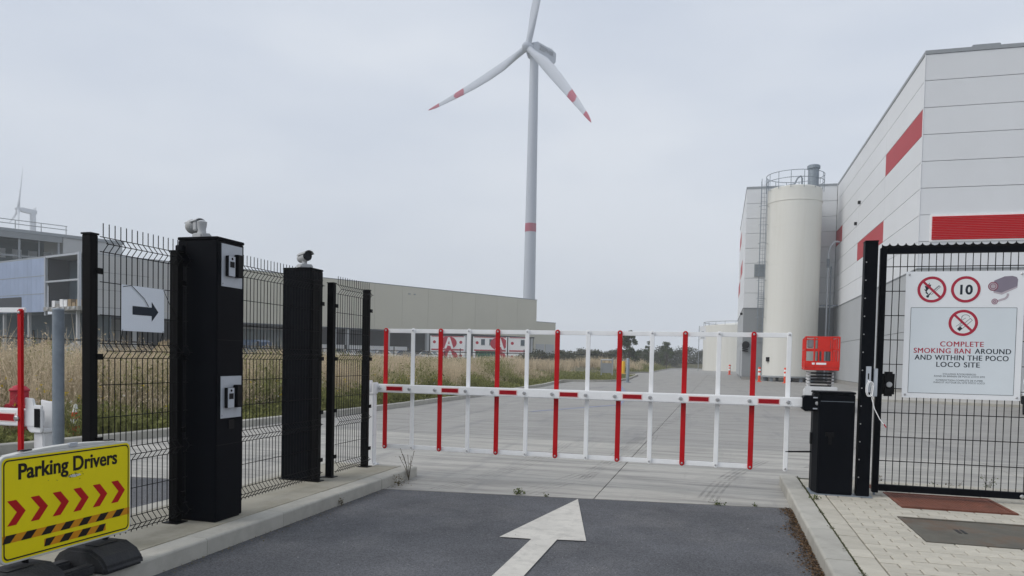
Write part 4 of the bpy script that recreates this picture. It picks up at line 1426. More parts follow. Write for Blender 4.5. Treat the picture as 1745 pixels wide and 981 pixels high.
build('base_strip', fbox(FXS + 0.01, FXS + 0.11, FY0 + 0.11, FYR, 0, 0.24), cementg, fac)
build('base_strip', fbox(FXL + 0.01, FXS - 0.02, FYR + 0.012, FYR + 0.11, 0, 0.24), cementg, fac)
# band trims and parapets
for bx_ in ((FXS - 0.03, FXS + 0.1, FY0 - 0.03, FYR - 0.05), (FXS + 0.101, 27, FY0 - 0.03, FY0 + 0.05), (FXL - 0.03, FXS - 0.04, FYR - 0.03, FYR + 0.05), (FXL - 0.03, FXL + 0.05, FYR + 0.051, FYE)):
    build('band_trim', fbox(*bx_, FBAND - 0.035, FBAND + 0.01), trim, fac)
    build('parapet', fbox(*bx_, FTOP - 0.055, FTOP + 0.12), trim, fac)
build('corner_trim', fbox(FXS - 0.02, FXS - 0.003, FY0 - 0.02, FY0 + 0.12, FBAND + 0.02, FTOP - 0.06), panw, fac)
# red ribbed sign band on the front
build('band_frame', fbox(9.55, 26.9, FY0 - 0.06, FY0 - 0.005, 7.46, 8.76), whitem, fac)
k = 7.54
while k < 8.66:
    build('rib', fbox(9.63, 26.8, FY0 - 0.10, FY0 - 0.062, k, k + 0.068), panr2, fac, bevel=0.008, seg=1)
    k += 0.080
# roof equipment
for x in (11.2, 15.9):
    o = build('roof_hatch', fbox(x, x + 1.2, FY0 + 0.5, FY0 + 1.6, FTOP + 0.1, FTOP + 0.42), trim, fac, bevel=0.03)
for y_ in (44, 49.5, 55, 60):
    build('roof_bracket', fbox(FXS + 0.05, FXS + 0.3, y_, y_ + 0.15, FTOP + 0.12, FTOP + 0.26), trim, fac)
build('outdoor_lamp', fbox(FXS - 0.16, FXS - 0.002, 56.2, 56.45, 12.65, 12.85), blackp, fac)
build('outdoor_lamp', fbox(FXS - 0.16, FXS - 0.002, 57.4, 57.65, 11.4, 11.6), blackp, fac)
build('outdoor_lamp', fbox(FXL - 0.2, FXL - 0.002, 69.0, 69.3, 5.7, 5.9), blackp, fac)
# louvre
lv = build('louvre', fbox(2.65, 3.9, FYR - 0.05, FYR - 0.002, 8.85, 9.95), trim, fac)
for k in range(7):
    build('blade', fbox(2.72, 3.83, FYR - 0.085, FYR - 0.052, 8.93 + k * 0.145, 9.00 + k * 0.145), steel, lv)
# wall ladder and wall phone left of the silo
ld = MB()
for x in (3.05, 3.45):
    ld.cyl((x - FXS, FYR - FY0 - 0.2, 3.4), (x - FXS, FYR - FY0 - 0.2, 7.6), 0.03, seg=6)
for k in range(13):
    ld.cyl((3.05 - FXS, FYR - FY0 - 0.2, 3.5 + k * 0.33), (3.45 - FXS, FYR - FY0 - 0.2, 3.5 + k * 0.33), 0.018, seg=5)
build('wall_ladder', ld, steel, fac)
hs = MB(); hs.tube([(2.1 - FXS + 0.25 * math.sin(a * 0.7), FYR - FY0 - 0.12 - 0.02 * a / 20, 3.0 - 0.02 * a) for a in range(30)], 0.05, seg=6)
build('hose', hs, blackp, fac)
build('hose_reel', MB().cyl((2.15 - FXS, FYR - FY0 - 0.2, 3.0), (2.15 - FXS, FYR - FY0 - 0.01, 3.0), 0.32, seg=16), blackp, fac)

# ---- silo
sl = thing('silo', 'tall cream storage silo with cage ladder and top railing beside the factory', 'silo', (5.50, 64.55, 0))
SR, STOP = 2.10, 15.6
build('shell', MB().lathe([(SR, 0.45), (SR, STOP - 1.2), (SR + 0.03, STOP - 1.19), (SR + 0.03, STOP - 1.1), (SR, STOP - 1.09), (SR - 0.02, STOP - 0.1), (SR - 0.2, STOP)], seg=64), silom, sl, smooth=True)
for z in (3.4, 6.4, 9.4, 12.4):
    build('weld_seam', MB().lathe([(SR + 0.001, z), (SR + 0.008, z + 0.012), (SR + 0.008, z + 0.03), (SR + 0.001, z + 0.042)], seg=64), silom, sl, smooth=True)
build('skirt_ring', MB().lathe([(SR + 0.08, 0.33), (SR + 0.08, 0.44)], seg=48), trim, sl)
for k in range(10):
    a = 2 * PI * k / 10 + 0.1
    build('foot', MB().box((SR - 0.2) * math.cos(a) - 0.12, (SR - 0.2) * math.cos(a) + 0.12, (SR - 0.2) * math.sin(a) - 0.12, (SR - 0.2) * math.sin(a) + 0.12, 0, 0.325), steel, sl)
build('control_box', MB().box(-SR + 0.22, -SR + 0.5, -1.35, -1.15, 1.6, 1.95), blackp, sl)
build('filter_unit', MB().lathe([(0.42, STOP - 0.05), (0.42, STOP + 1.55), (0.50, STOP + 1.56), (0.50, STOP + 1.78), (0.40, STOP + 1.86)], c=(1.35, -0.2, 0), seg=24), steel, sl, smooth=True)
rl = MB()
for z in (STOP + 0.55, STOP + 1.1):
    rl.tube([((SR + 0.12) * math.cos(2 * PI * k / 40), (SR + 0.12) * math.sin(2 * PI * k / 40), z) for k in range(40)], 0.028, seg=5, closed=True)
build('railing_hoop', rl, steel, sl)
for k in range(14):
    a = 2 * PI * k / 14
    build('railing_post', MB().cyl(((SR + 0.1) * math.cos(a), (SR + 0.1) * math.sin(a), STOP - 0.25), ((SR + 0.12) * math.cos(a), (SR + 0.12) * math.sin(a), STOP + 1.1), 0.024, seg=5), steel, sl)
hp = MB(); hp.tube([(-0.9, -0.8, STOP), (-0.7, -0.8, STOP + 0.15), (-0.1, -0.8, STOP + 0.3), (0.1, -0.8, STOP + 0.75), (0.35, -0.8, STOP + 0.9), (0.45, -0.8, STOP + 0.7), (0.45, -0.8, STOP)], 0.07, seg=8)
build('vent_hose', hp, steel, sl, smooth=True)
lx, ly = -SR - 0.28, -0.45
for x in (lx - 0.2, lx + 0.2):
    build('ladder_rail', MB().cyl((x, ly, 3.0), (x, ly, STOP + 0.9), 0.025, seg=5), steel, sl)
rg = MB()
for k in range(40):
    rg.cyl((lx - 0.2, ly, 3.1 + k * 0.33), (lx + 0.2, ly, 3.1 + k * 0.33), 0.014, seg=4, cap=False)
build('ladder_rungs', rg, steel, sl)
for k in range(8):
    build('cage_hoop', MB().tube([(lx + 0.36 * math.cos(a), ly - 0.05 - 0.36 * math.sin(a) * 1.5, 5.2 + k * 1.5) for a in [PI * i / 10 for i in range(11)]], 0.018, seg=4), steel, sl)
for a in (0.25, 0.5, 0.75):
    build('cage_bar', MB().cyl((lx + 0.36 * math.cos(a * PI), ly - 0.05 - 0.54 * math.sin(a * PI), 5.2), (lx + 0.36 * math.cos(a * PI), ly - 0.05 - 0.54 * math.sin(a * PI), STOP + 0.6), 0.014, seg=4), steel, sl)

# ---- pipe between silo and wall
pp = thing('filling_pipe', 'grey curved steel filling pipe between the silo and the factory wall', 'pipe', (8.25, 64.9, 0))
pts = [(0, 0, 0.1), (0, 0, 10.2)] + [(0.6 - 0.6 * math.cos(a), 0, 10.2 + 1.2 * math.sin(a)) for a in [PI / 2 * k / 8 for k in range(1, 9)]] + [(0.84, 0, 11.35)]
build('pipe', MB().tube(pts, 0.07, seg=10), alum, pp, smooth=True)
build('coupling', MB().cyl((0, 0, 9.3), (0, 0, 10.0), 0.11, seg=12), steel, pp)
build('second_pipe', MB().cyl((0.25, 0.1, 0.1), (0.25, 0.1, 9.4), 0.06, seg=8), steel, pp, smooth=True)
for z in (3.0, 6.2):
    build('bracket', MB().box(-0.5, 0.84, 0.12, 0.2, z, z + 0.1), steel, pp)

# ---- low tank building far behind
tk = thing('storage_tank', 'pale round storage tank far behind the yard beside the factory', 'tank', (4.2, 132.0, 0))
build('shell', MB().lathe([(7.0, 0), (7.0, 7.6), (6.9, 7.65), (0.3, 8.4)], seg=48), silom, tk, smooth=True)
build('roof_rail', MB().tube([(7.0 * math.cos(2 * PI * k / 48), 7.0 * math.sin(2 * PI * k / 48), 8.2) for k in range(48)], 0.05, seg=5, closed=True), trim, tk)
for k in range(24):
    a = 2 * PI * k / 24
    build('rail_post', MB().cyl((7.0 * math.cos(a), 7.0 * math.sin(a), 7.55), (7.0 * math.cos(a), 7.0 * math.sin(a), 8.2), 0.04, seg=4), trim, tk)
sg = thing('hanging_sign', 'small white pictogram sign on a thin pole by the far tank', 'sign', (-2.6, 118.0, 0))
build('pole', MB().cyl((-0.55, 0, 0), (-0.55, 0, 7.0), 0.05, seg=6), trim, sg)
build('board', MB().box(-0.45, 0.45, -0.04, 0.0, 4.9, 6.9), whitem, sg)
bq = MB(); bq.ring((0.0, 5.95), 0.16, 0.24, 0.05, seg=16); bq.flat([(-0.3, 5.1), (0.3, 5.1), (0.3, 5.22), (-0.3, 5.22)], 0.05)
build('pictogram_print', bq, trim, sg, recalc=False)

# ---- small things along the factory
def bollard(name, label, loc, r, h, m, stripes, group=None):
    t = thing(name, label, 'bollard', loc, group=group)
    build('tube', MB().lathe([(r, 0), (r, h - r * 0.5), (r * 0.6, h)], seg=14), m, t, smooth=True)
    for z0, z1, mm in stripes:
        build('stripe', MB().cyl((0, 0, z0), (0, 0, z1), r + 0.006, seg=14), mm, t)
    build('foot', MB().lathe([(r * 2, 0), (r * 2, 0.02), (r * 1.2, 0.05)], seg=14), m, t)
    return t
bollard('marker_bollard', 'red and white bollard at the left foot of the silo', (3.0, 60.2, 0), 0.10, 1.15, orange, [(0.5, 0.72, whitem), (0.85, 1.0, whitem)])
bollard('marker_bollard', 'red and white bollard in front of the silo', (4.75, 58.5, 0), 0.10, 1.15, orange, [(0.5, 0.72, whitem), (0.85, 1.0, whitem)])
bollard('marker_bollard', 'tiny red and white bollard farthest along the factory side', (1.2, 92.0, 0), 0.12, 1.2, orange, [(0.5, 0.72, whitem), (0.85, 1.0, whitem)])
bollard('steel_bollard', 'grey perforated steel bollard on the far kerb corner', (-5.75, 48.6, 0.0), 0.11, 1.6, steel, [])
bollard('steel_bollard', 'yellow steel bollard beside the grey one on the far kerb', (-9.9, 79.5, 0.0), 0.20, 1.35, yellowb, [])
fb = thing('utility_frame', 'small grey board on a post with a white top rail in the far grass', 'board', (-8.9, 64.0, 0.12))
build('rail', MB().cyl((-1.0, 0, 1.33), (0.0, 0, 1.33), 0.045, seg=8), alum, fb)
build('post', MB().box(-0.06, 0.06, -0.06, 0.06, 0, 1.5), trim, fb)
build('post', MB().box(-1.02, -0.92, -0.05, 0.05, 0, 1.28), trim, fb)
build('board', MB().box(-0.9, -0.08, -0.02, 0.02, 0.2, 1.05), pangd, fb)

# ---- scissor lift behind the cabinet
lf = thing('scissor_lift', 'red and white scissor lift parked behind the black cabinet', 'scissor lift', (3.06, 25.2, 0), math.radians(-4))
lw_, ll_ = 0.43, 1.15
for sx in (-1, 1):
    for sy in (-0.8, 0.8):
        w = build('wheel', MB().cyl((sx * (lw_ - 0.12), sy, 0.19), (sx * (lw_ + 0.02), sy, 0.19), 0.19, seg=20), tyre, lf, bevel=0.02)
        build('rim', MB().cyl((sx * (lw_ + 0.021), sy, 0.19), (sx * (lw_ + 0.03), sy, 0.19), 0.10, seg=14), liftw, w)
build('chassis', MB().prism([(-lw_, 0.22), (lw_, 0.22), (lw_, 0.62), (lw_ - 0.08, 0.68), (-lw_ + 0.08, 0.68), (-lw_, 0.62)], 'y', -ll_, ll_), liftw, lf, bevel=0.02)
build('tray', MB().box(-lw_ - 0.03, lw_ + 0.03, -ll_ - 0.06, -ll_ - 0.002, 0.3, 0.78), liftw, lf, bevel=0.02)
for lev in range(5):
    z = 0.76 + lev * 0.098
    for sx in (-1, 1):
        build('scissor_arm', MB().box(sx * 0.33 - 0.03, sx * 0.33 + 0.03, -ll_ + 0.12, ll_ - 0.15, z, z + 0.062), liftw, lf, bevel=0.006)
        bolt(lf, (sx * 0.33, -ll_ + 0.119, z + 0.03))
    build('cross_tube', MB().cyl((-0.30, -ll_ + 0.2, z + 0.03), (0.30, -ll_ + 0.2, z + 0.03), 0.026, seg=8), blackp, lf)
pf = build('platform', MB().box(-lw_ - 0.06, lw_ + 0.06, -ll_ - 0.05, ll_ + 0.05, 1.27, 1.36), liftred, lf, bevel=0.012)
build('toe_board', MB().box(-lw_ - 0.06, lw_ + 0.06, -ll_ - 0.06, -ll_ - 0.04, 1.362, 1.55), liftred, pf)
for sx in (-1, 1):
    build('toe_board', MB().box(sx * (lw_ + 0.04) - 0.01, sx * (lw_ + 0.04) + 0.01, -ll_ - 0.03, ll_, 1.362, 1.55), liftred, pf)
for z in (1.9, 2.27):
    q = [(-lw_ - 0.04, -ll_ - 0.04, z), (lw_ + 0.04, -ll_ - 0.04, z), (lw_ + 0.04, ll_, z), (-lw_ - 0.04, ll_, z)]
    build('guard_rail', MB().tube(q, 0.026, seg=6, closed=True), liftred, pf)
for x, y_ in [(-lw_ - 0.04, -ll_ - 0.04), (lw_ + 0.04, -ll_ - 0.04), (-lw_ - 0.04, -0.3), (lw_ + 0.04, -0.3), (-lw_ - 0.04, 0.5), (lw_ + 0.04, 0.5), (-lw_ - 0.04, ll_), (lw_ + 0.04, ll_), (-0.22, -ll_ - 0.04), (0.26, -ll_ - 0.04), (0.02, ll_)]:
    build('guard_post', MB().cyl((x, y_, 1.36), (x, y_, 2.27), 0.026, seg=6), liftred, pf)
build('gate_sheet', MB().box(-0.13, 0.22, -ll_ - 0.05, -ll_ - 0.03, 1.88, 2.26), liftred, pf)
build('gate_sheet', MB().box(-0.02, 0.05, -ll_ - 0.05, -ll_ - 0.03, 1.55, 1.9), liftred, pf)
build('control_panel', MB().box(-0.42, -0.25, -ll_ + 0.02, -ll_ + 0.2, 1.95, 2.2), pangd, pf, bevel=0.02)
build('decal', MB().box(-0.16, 0.12, -ll_ - 0.064, -ll_ - 0.061, 1.44, 1.50), whitem, pf)
build('decal', MB().box(-0.28, -0.2, -ll_ - 0.064, -ll_ - 0.061, 1.44, 1.50), whitem, pf)

# ---- van whose nose shows at the right edge behind the board
vn = thing('delivery_van', 'dark van nose with a slatted grille behind the smoking ban board, at the right edge', 'van', (10.75, 27.9, 0.0), math.radians(-22))
b = MB(); b.prism([(-2.3, 0.45), (-2.45, 0.6), (-2.45, 1.0), (-2.2, 1.15), (-1.3, 1.3), (-0.6, 2.15), (2.6, 2.2), (2.7, 2.0), (2.7, 0.45)], 'x', -0.95, 0.95)
build('body', b, carw, vn, bevel=0.05)
build('bumper', MB().box(-0.98, 0.98, -2.52, -2.452, 0.36, 0.62), blackp, vn, bevel=0.02)
build('windscreen', MB().add([(-0.85, -1.29, 1.34), (0.85, -1.29, 1.34), (0.8, -0.66, 2.10), (-0.8, -0.66, 2.10)], [(0, 1, 2, 3)]), glassd, vn, recalc=False)
build('grille', MB().box(-0.80, 0.80, -2.47, -2.452, 0.63, 1.0), blackp, vn)
for k in range(6):
    build('grille_slat', MB().box(-0.78, 0.78, -2.49, -2.472, 0.65 + k * 0.058, 0.67 + k * 0.058), alum, vn)
for sx in (-1, 1):
    build('headlight', MB().box(sx * 0.87 - 0.06, sx * 0.87 + 0.06, -2.47, -2.45, 0.8, 1.05), alum, vn, bevel=0.01)
    for y_ in (-1.6, 1.7):
        w = build('wheel', MB().cyl((sx * 0.72, y_, 0.34), (sx * 0.96, y_, 0.34), 0.34, seg=20), tyre, vn)
        build('rim', MB().cyl((sx * 0.962, y_, 0.34), (sx * 0.97, y_, 0.34), 0.2, seg=14), alum, w)

# ================================================================== WAREHOUSE AND BUILDING SITE (left background)
WA, WANG = (-78.46, 81.67), math.radians(61.24)
GZ = 0.35
wh = thing('warehouse', 'long beige warehouse with dark loading bays on the left', 'building', (WA[0], WA[1], 0), WANG)
# local x = along the facade, local y = to the rear (negative y faces us)
build('roof_deck', MB().box(0.1, 83.7, 0.35, 60, 13.75, 13.9), trim, wh)
x = 0.0
k = 0
while x < 83.6:
    x1 = min(x + 5.98, 83.75)
    build('cladding_panel', MB().box(x + 0.015, x1 - 0.015, 0.0, 0.3, 6.0, 13.95), beige, wh)
    x = x1
build('side_wall', MB().box(83.3, 83.72, 0.31, 60, 0, 13.94), beige, wh)
build('parapet', MB().box(-0.1, 83.85, -0.05, 0.34, 13.96, 14.08), trim, wh)
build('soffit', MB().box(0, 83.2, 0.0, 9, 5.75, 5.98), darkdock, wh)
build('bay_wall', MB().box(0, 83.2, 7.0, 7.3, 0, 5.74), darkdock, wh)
for s_ in (2.5, 10, 17.5, 30.3, 34.0, 36.6, 45.0, 54.0, 63.5, 72.5, 82.5):
    build('column', MB().box(s_ - 0.28, s_ + 0.28, 0.1, 0.66, 0, 5.74), colw, wh)
build('glass_front', MB().box(16, 29.5, 5.5, 5.7, 2.2, 5.2), glassg, wh)
for k in range(9):
    build('mullion', MB().box(16 + k * 1.65, 16.12 + k * 1.65, 5.4, 5.49, 2.2, 5.2), colw, wh)
build('lintel', MB().box(16, 29.5, 5.35, 5.49, 5.22, 5.5), colw, wh)
build('low_wall', MB().box(31, 51, 2.5, 2.9, 0.5, 3.1), contw, wh)
for k in range(2):
    build('wall_lamp', MB().box(49.2 + k * 1.2, 49.6 + k * 1.2, -0.12, -0.01, 12.6, 12.8), trim, wh)
# lower annex past the end
an = thing('warehouse_annex', 'lower beige annex with roller doors at the far end of the warehouse', 'building', (WA[0], WA[1], 0), WANG)
build('front_wall', MB().box(83.9, 90.7, 0.6, 0.9, 0, 9.35), beige, an)
build('side_wall', MB().box(90.4, 90.72, 0.91, 40, 0, 9.35), beige, an)
build('parapet', MB().box(83.86, 90.8, 0.55, 0.95, 9.36, 9.48), trim, an)
for k in range(2):
    build('roller_door', MB().box(84.3 + k * 3.1, 87.0 + k * 3.1, 0.5, 0.59, 0, 4.6), colw, an)

# taller volume behind: steel frame and grey panels
tb = thing('half_built_block', 'half built steel framed block with window band behind the blue box', 'building', (WA[0], WA[1], 0), WANG)
TY = 6.9
build('roof_slab', MB().box(-60, 3.2, TY - 0.4, TY + 25, 16.55, 16.95), trim, tb)
for z in (17.6, 18.1):
    build('roof_rail', MB().cyl((-60, TY - 0.2, z), (-4.0, TY - 0.2, z), 0.05, seg=5), trim, tb)
for k in range(20):
    build('rail_post', MB().cyl((-60 + k * 2.94, TY - 0.2, 16.96), (-60 + k * 2.94, TY - 0.2, 18.1), 0.05, seg=5), trim, tb)
build('back_wall', MB().box(-60, -4.8, TY + 8, TY + 8.3, 0, 16.5), glassg, tb)
for k in range(30):
    build('window', MB().box(-60 + k * 1.9, -58.9 + k * 1.9, TY + 7.8, TY + 7.98, 13.9, 15.2), platew, tb)
for k in range(13):
    x = -59.6 + k * 4.55
    build('steel_column', MB().box(x - 0.12, x + 0.12, TY - 0.15, TY + 0.15, 0, 16.5), trim, tb)
    build('facade_post', MB().box(x + 2.2, x + 2.3, TY - 0.1, TY + 0.1, 12.4, 16.5), trim, tb)
for z in (12.2, 13.5):
    build('steel_beam', MB().box(-60, -4.8, TY - 0.1, TY + 0.1, z - 0.12, z + 0.12), pangd, tb)
build('floor_slab', MB().box(-60, -4.8, TY + 0.2, TY + 8, 11.4, 11.8), cementg, tb)
build('fascia', MB().box(-60, -4.6, TY - 0.35, TY - 0.16, 15.75, 16.54), pangd, tb)
for z in (0.0, 4.2, 8.4, 12.6):
    build('cladding_panel', MB().box(-4.5, 3.0, TY - 0.2, TY + 0.1, z + 0.03, min(z + 4.17, 16.54)), greyclad, tb)

# projecting wing: blue box on columns
wg = thing('half_built_wing', 'projecting wing with blue grey cladding and an open floor on columns', 'building', (WA[0], WA[1], 0), WANG)
c0 = Vector((-11.07, -24.6, 0))
c1 = Vector((-14.39, -7.2, 0))
da = (c1 - c0).normalized()          # along the left face, away from us
db = Vector((da.y, -da.x, 0))        # to the right, into the wing
if db.x < 0:
    db = -db
def wbox(a0, a1, b0, b1, z0, z1):
    b = MB()
    P_ = lambda a, bb, z: tuple(c0 + da * a + db * bb + Vector((0, 0, z)))
    b.add([P_(a0, b0, z0), P_(a1, b0, z0), P_(a1, b1, z0), P_(a0, b1, z0), P_(a0, b0, z1), P_(a1, b0, z1), P_(a1, b1, z1), P_(a0, b1, z1)],
          [(0, 3, 2, 1), (4, 5, 6, 7), (0, 1, 5, 4), (1, 2, 6, 5), (2, 3, 7, 6), (3, 0, 4, 7)])
    return b
k = 7.1
while k < 26:
    build('cladding_panel', wbox(k, k + 0.98, 0, 0.2, 5.3, 11.0), blueclad, wg)
    k += 1.0
for z in (7.2, 9.1):
    build('cladding_seam', wbox(7.1, 26, -0.02, -0.003, z, z + 0.06), trim, wg)
build('opening', wbox(12.4, 26, -0.025, -0.021, 5.35, 7.0), darkdock, wg)
build('corner_post', wbox(-0.1, 0.15, -0.1, 0.15, 5.4, 11.2), alum, wg)
build('corner_post', wbox(6.85, 7.08, -0.1, 0.15, 4.9, 11.1), alum, wg)
for z in (8.35, 10.95):
    build('edge_beam', wbox(0.16, 6.84, -0.05, 0.12, z, z + 0.18), alum, wg)
build('floor_slab', wbox(-0.2, 7.05, -0.2, 11.5, 5.35, 5.75), cementg, wg)
build('inner_glazing', wbox(0.4, 7.0, 2.4, 2.5, 5.8, 10.9), glassd, wg)
build('roof_slab', wbox(-0.1, 26, 0.25, 11.5, 11.02, 11.25), trim, wg)
for k in range(6):
    build('grating_tooth', wbox(0.3 + k * 1.1, 0.75 + k * 1.1, -0.3, -0.21, 5.5, 5.72), colw, wg)
for k in range(7):
    z = 5.76
    build('pallet_stack', wbox(0.8 + k * 0.85, 1.45 + k * 0.85, 0.4, 1.4, z, z + random.uniform(0.35, 1.0)), random.choice([wooden, contw, cementg]), wg)
for a in (1.0, 5.6, 11.5, 17.5):
    build('column', wbox(a, a + 0.28, 0.3, 0.58, 0, 5.34), colw, wg)
build('inner_wall', wbox(7.0, 7.07, 0.3, 11.4, 5.8, 10.98), darkdock, wg)
build('ground_glazing', wbox(0, 26, 3.0, 3.2, 0, 5.3), glassd, wg)
# end face with grey panels
for r in range(3):
    for c in range(4):
        build('end_panel', wbox(-0.2, -0.02, 0.9 + c * 2.6, 3.46 + c * 2.6, 5.8 + r * 1.8, 7.56 + r * 1.8), greyclad, wg)
build('end_beam', wbox(-0.25, -0.02, 0.3, 11.4, 5.0, 5.75), colw, wg)

# ---- spoil heaps in front of the site
def heap(name, label, cat, loc, rx, ry, h, m, seed):
    rng = np.random.default_rng(seed)
    b = MB()
    N, K = 28, 9
    for i in range(K + 1):
        f_ = i / K
        for k in range(N):
            a = 2 * PI * k / N
            w = 1 + 0.18 * math.sin(3 * a + seed) + 0.1 * rng.normal() * (f_ > 0)
            b.v.append((rx * f_ * w * math.cos(a), ry * f_ * w * math.sin(a), h * (math.cos(f_ * PI) * 0.5 + 0.5) ** 1.1 * (1 + 0.12 * rng.normal()) - 0.05 * f_))
    for i in range(K):
        for k in range(N):
            b.f.append((i * N + k, i * N + (k + 1) % N, (i + 1) * N + (k + 1) % N, (i + 1) * N + k))
    t = build(name, b, m, smooth=True, recalc=True)
    t.location = loc
    return tag(t, label, cat)
heap('spoil_heap', 'brown sand heap by the half built wing at the left edge', 'sand heap', (-54.5, 49.8, GZ - 0.1), 4.0, 3.4, 1.75, sand, 3)
heap('spoil_heap', 'ochre sand heap seen through the mesh by the intercom pillar', 'sand heap', (-44.6, 52.0, GZ - 0.1), 2.8, 2.8, 1.9, sand, 5)
heap('spoil_heap', 'pale grey rubble heap behind the dry grass by the steel pole', 'rubble heap', (-38.2, 36.4, GZ), 3.4, 3.0, 1.25, rubble, 8)

# ---- black boundary fence beyond the grass
ffl = thing('boundary_fence', 'thin black boundary fence beyond the tall dry grass', 'fence', (-46.9, 38.9, GZ))
fp = [(-50, 25), (-46.9, 38.9), (-48.4, 58), (-48.4, 75), (-47, 96), (-40, 105), (-20, 104.2), (-13.5, 100.5)]
for (x0, y0), (x1, y1) in zip(fp, fp[1:]):
    Ls = math.hypot(x1 - x0, y1 - y0)
    n = max(1, round(Ls / 2.6))
    for k in range(n):
        x, y_ = x0 + (x1 - x0) * k / n + 46.9, y0 + (y1 - y0) * k / n - 38.9
        build('post', MB().box(x - 0.05, x + 0.05, y_ - 0.05, y_ + 0.05, -0.2, 1.86 + (0.5 if k % 4 == 1 else 0)), blackf, ffl)
    for z, r in ((1.78, 0.06), (0.9, 0.02), (0.3, 0.02), (1.35, 0.016)):
        build('rail', MB().cyl((x0 + 46.9, y0 - 38.9, z), (x1 + 46.9, y1 - 38.9, z), r, seg=6), blackf, ffl)

# ---- site containers
def container(label, loc, rz, logo_x, win, w=5.7, h=2.3, big=True):
    t = thing('site_container', label, 'container', loc, rz, 'stacked site cabins')
    build('shell', MB().box(-w / 2, w / 2, 0, 2.4, 0.02, h - 0.02), contw, t, bevel=0.03)
    for x in (-w / 2, w / 2):
        build('corner_post', MB().box(x - 0.09, x + 0.09, -0.05, 0.12, 0, h), contw, t)
    for z in (0.0, h - 0.14):
        build('frame_rail', MB().box(-w / 2 + 0.1, w / 2 - 0.1, -0.04, -0.002, z, z + 0.10), contr, t)
    if big:
        cpts = [(logo_x + 1.45 * math.cos(2 * PI * k / 36), h / 2 + 1.1 * math.sin(2 * PI * k / 36)) for k in range(36)]
        d = build('logo_disc', MB().flat(cpts, 0.046), contr, t, recalc=False)
        q = [(-0.75, -0.95), (-0.4, -1.0), (-0.2, -0.45), (0.3, -0.55), (0.45, -1.0), (0.85, -1.0), (0.2, 0.95), (-0.15, 0.95)]
        build('logo_letter', MB().flat([(logo_x + 0.1 + x, h / 2 + z) for x, z in q], 0.05), contw, d, recalc=False)
        hole = [(-0.12, -0.2), (0.17, -0.25), (0.05, 0.4)]
        build('logo_letter_hole', MB().flat([(logo_x + 0.1 + x, h / 2 + z) for x, z in hole], 0.053), contr, d, recalc=False)
    for x in win:
        build('window', MB().box(x - 0.32, x + 0.32, -0.03, -0.003, h * 0.40, h * 0.82), glassd, t)
        build('window_frame', MB().box(x - 0.38, x + 0.38, -0.02, -0.004, h * 0.36, h * 0.40), colw, t)
    for x in (-w / 2 + 0.6, w / 2 - 0.6):
        if all(abs(x - q_) > 0.7 for q_ in win):
            build('emblem', MB().disc((x, h * 0.55), 0.26, 0.012, seg=16), contr, t, recalc=False)
    return t
CA = math.radians(14)
container('upper white site cabin with red disc and white letter A, left of two', (-44.6, 118.3, GZ + 2.3), CA, 0.1, [0.0])
container('lower site cabin under the left cabin, mostly behind the grass', (-44.6, 118.3, GZ), CA, 0.3, [])
container('upper white site cabin with windows and letter A, beside the green skip', (-37.6, 120.1, GZ + 2.3), CA, 1.5, [-1.2, 0.2], w=5.6)
container('lower site cabin under the right hand letter A cabin', (-37.6, 120.1, GZ), CA, 1.3, [-1.6], w=5.6)
container('narrow white site cabin at the right end of the row', (-33.1, 121.2, GZ + 2.3), CA, 0, [0.9], w=2.9, big=False)
container('narrow lower site cabin at the right end of the row', (-33.1, 121.2, GZ), CA, 0, [], w=2.9, big=False)
gs = thing('waste_skip', 'dark green waste skip in front of the site cabins', 'skip', (-36.0, 113.5, GZ), CA)
build('body', MB().prism([(-1.5, 0.1), (1.5, 0.1), (1.75, 2.05), (-1.75, 2.05)], 'y', -0.9, 0.9), greenc, gs, bevel=0.03)
for k in range(5):
    build('rib', MB().box(-1.3 + k * 0.62, -1.2 + k * 0.62, -0.98, -0.905, 0.2, 1.95), greenc, gs)
build('rim', MB().box(-1.8, 1.8, -1.0, -0.905, 1.96, 2.1), greenc, gs)

# ---- parked cars
def car(label, loc, rz, paint, hgt=1.55):
    t = thing('parked_car', label, 'car', loc, rz, 'cars parked before the warehouse')
    b = MB(); b.prism([(-2.1, 0.30), (-2.15, 0.62), (-2.05, 0.82), (-1.2, 0.92), (-0.55, hgt - 0.06), (0.9, hgt), (1.7, 1.0), (2.1, 0.9), (2.15, 0.35)], 'x', -0.86, 0.86)
    build('body', b, paint, t, bevel=0.06)
    build('windscreen', MB().add([(-0.72, -1.17, 0.96), (0.72, -1.17, 0.96), (0.64, -0.63, hgt - 0.12), (-0.64, -0.63, hgt - 0.12)], [(0, 1, 2, 3)]), glassd, t, recalc=False)
    build('rear_window', MB().add([(-0.70, 1.66, 1.06), (0.70, 1.66, 1.06), (0.62, 1.02, hgt - 0.08), (-0.62, 1.02, hgt - 0.08)], [(3, 2, 1, 0)]), glassd, t, recalc=False)
    for sx in (-1, 1):
        x = sx * 0.868
        build('side_window', MB().add([(x, -0.95, 0.98), (x, 1.35, 1.02), (x, 0.85, hgt - 0.1), (x, -0.45, hgt - 0.14)], [(0, 1, 2, 3)]), glassd, t, recalc=False)
        build('headlight', MB().box(sx * 0.68 - 0.14, sx * 0.68 + 0.14, -2.15, -2.08, 0.62, 0.78), alum, t)
        for y_ in (-1.35, 1.3):
            w = build('wheel', MB().cyl((sx * 0.66, y_, 0.31), (sx * 0.885, y_, 0.31), 0.31, seg=16), tyre, t)
            build('rim', MB().cyl((sx * 0.886, y_, 0.31), (sx * 0.893, y_, 0.31), 0.19, seg=12), alum, w)
    return t
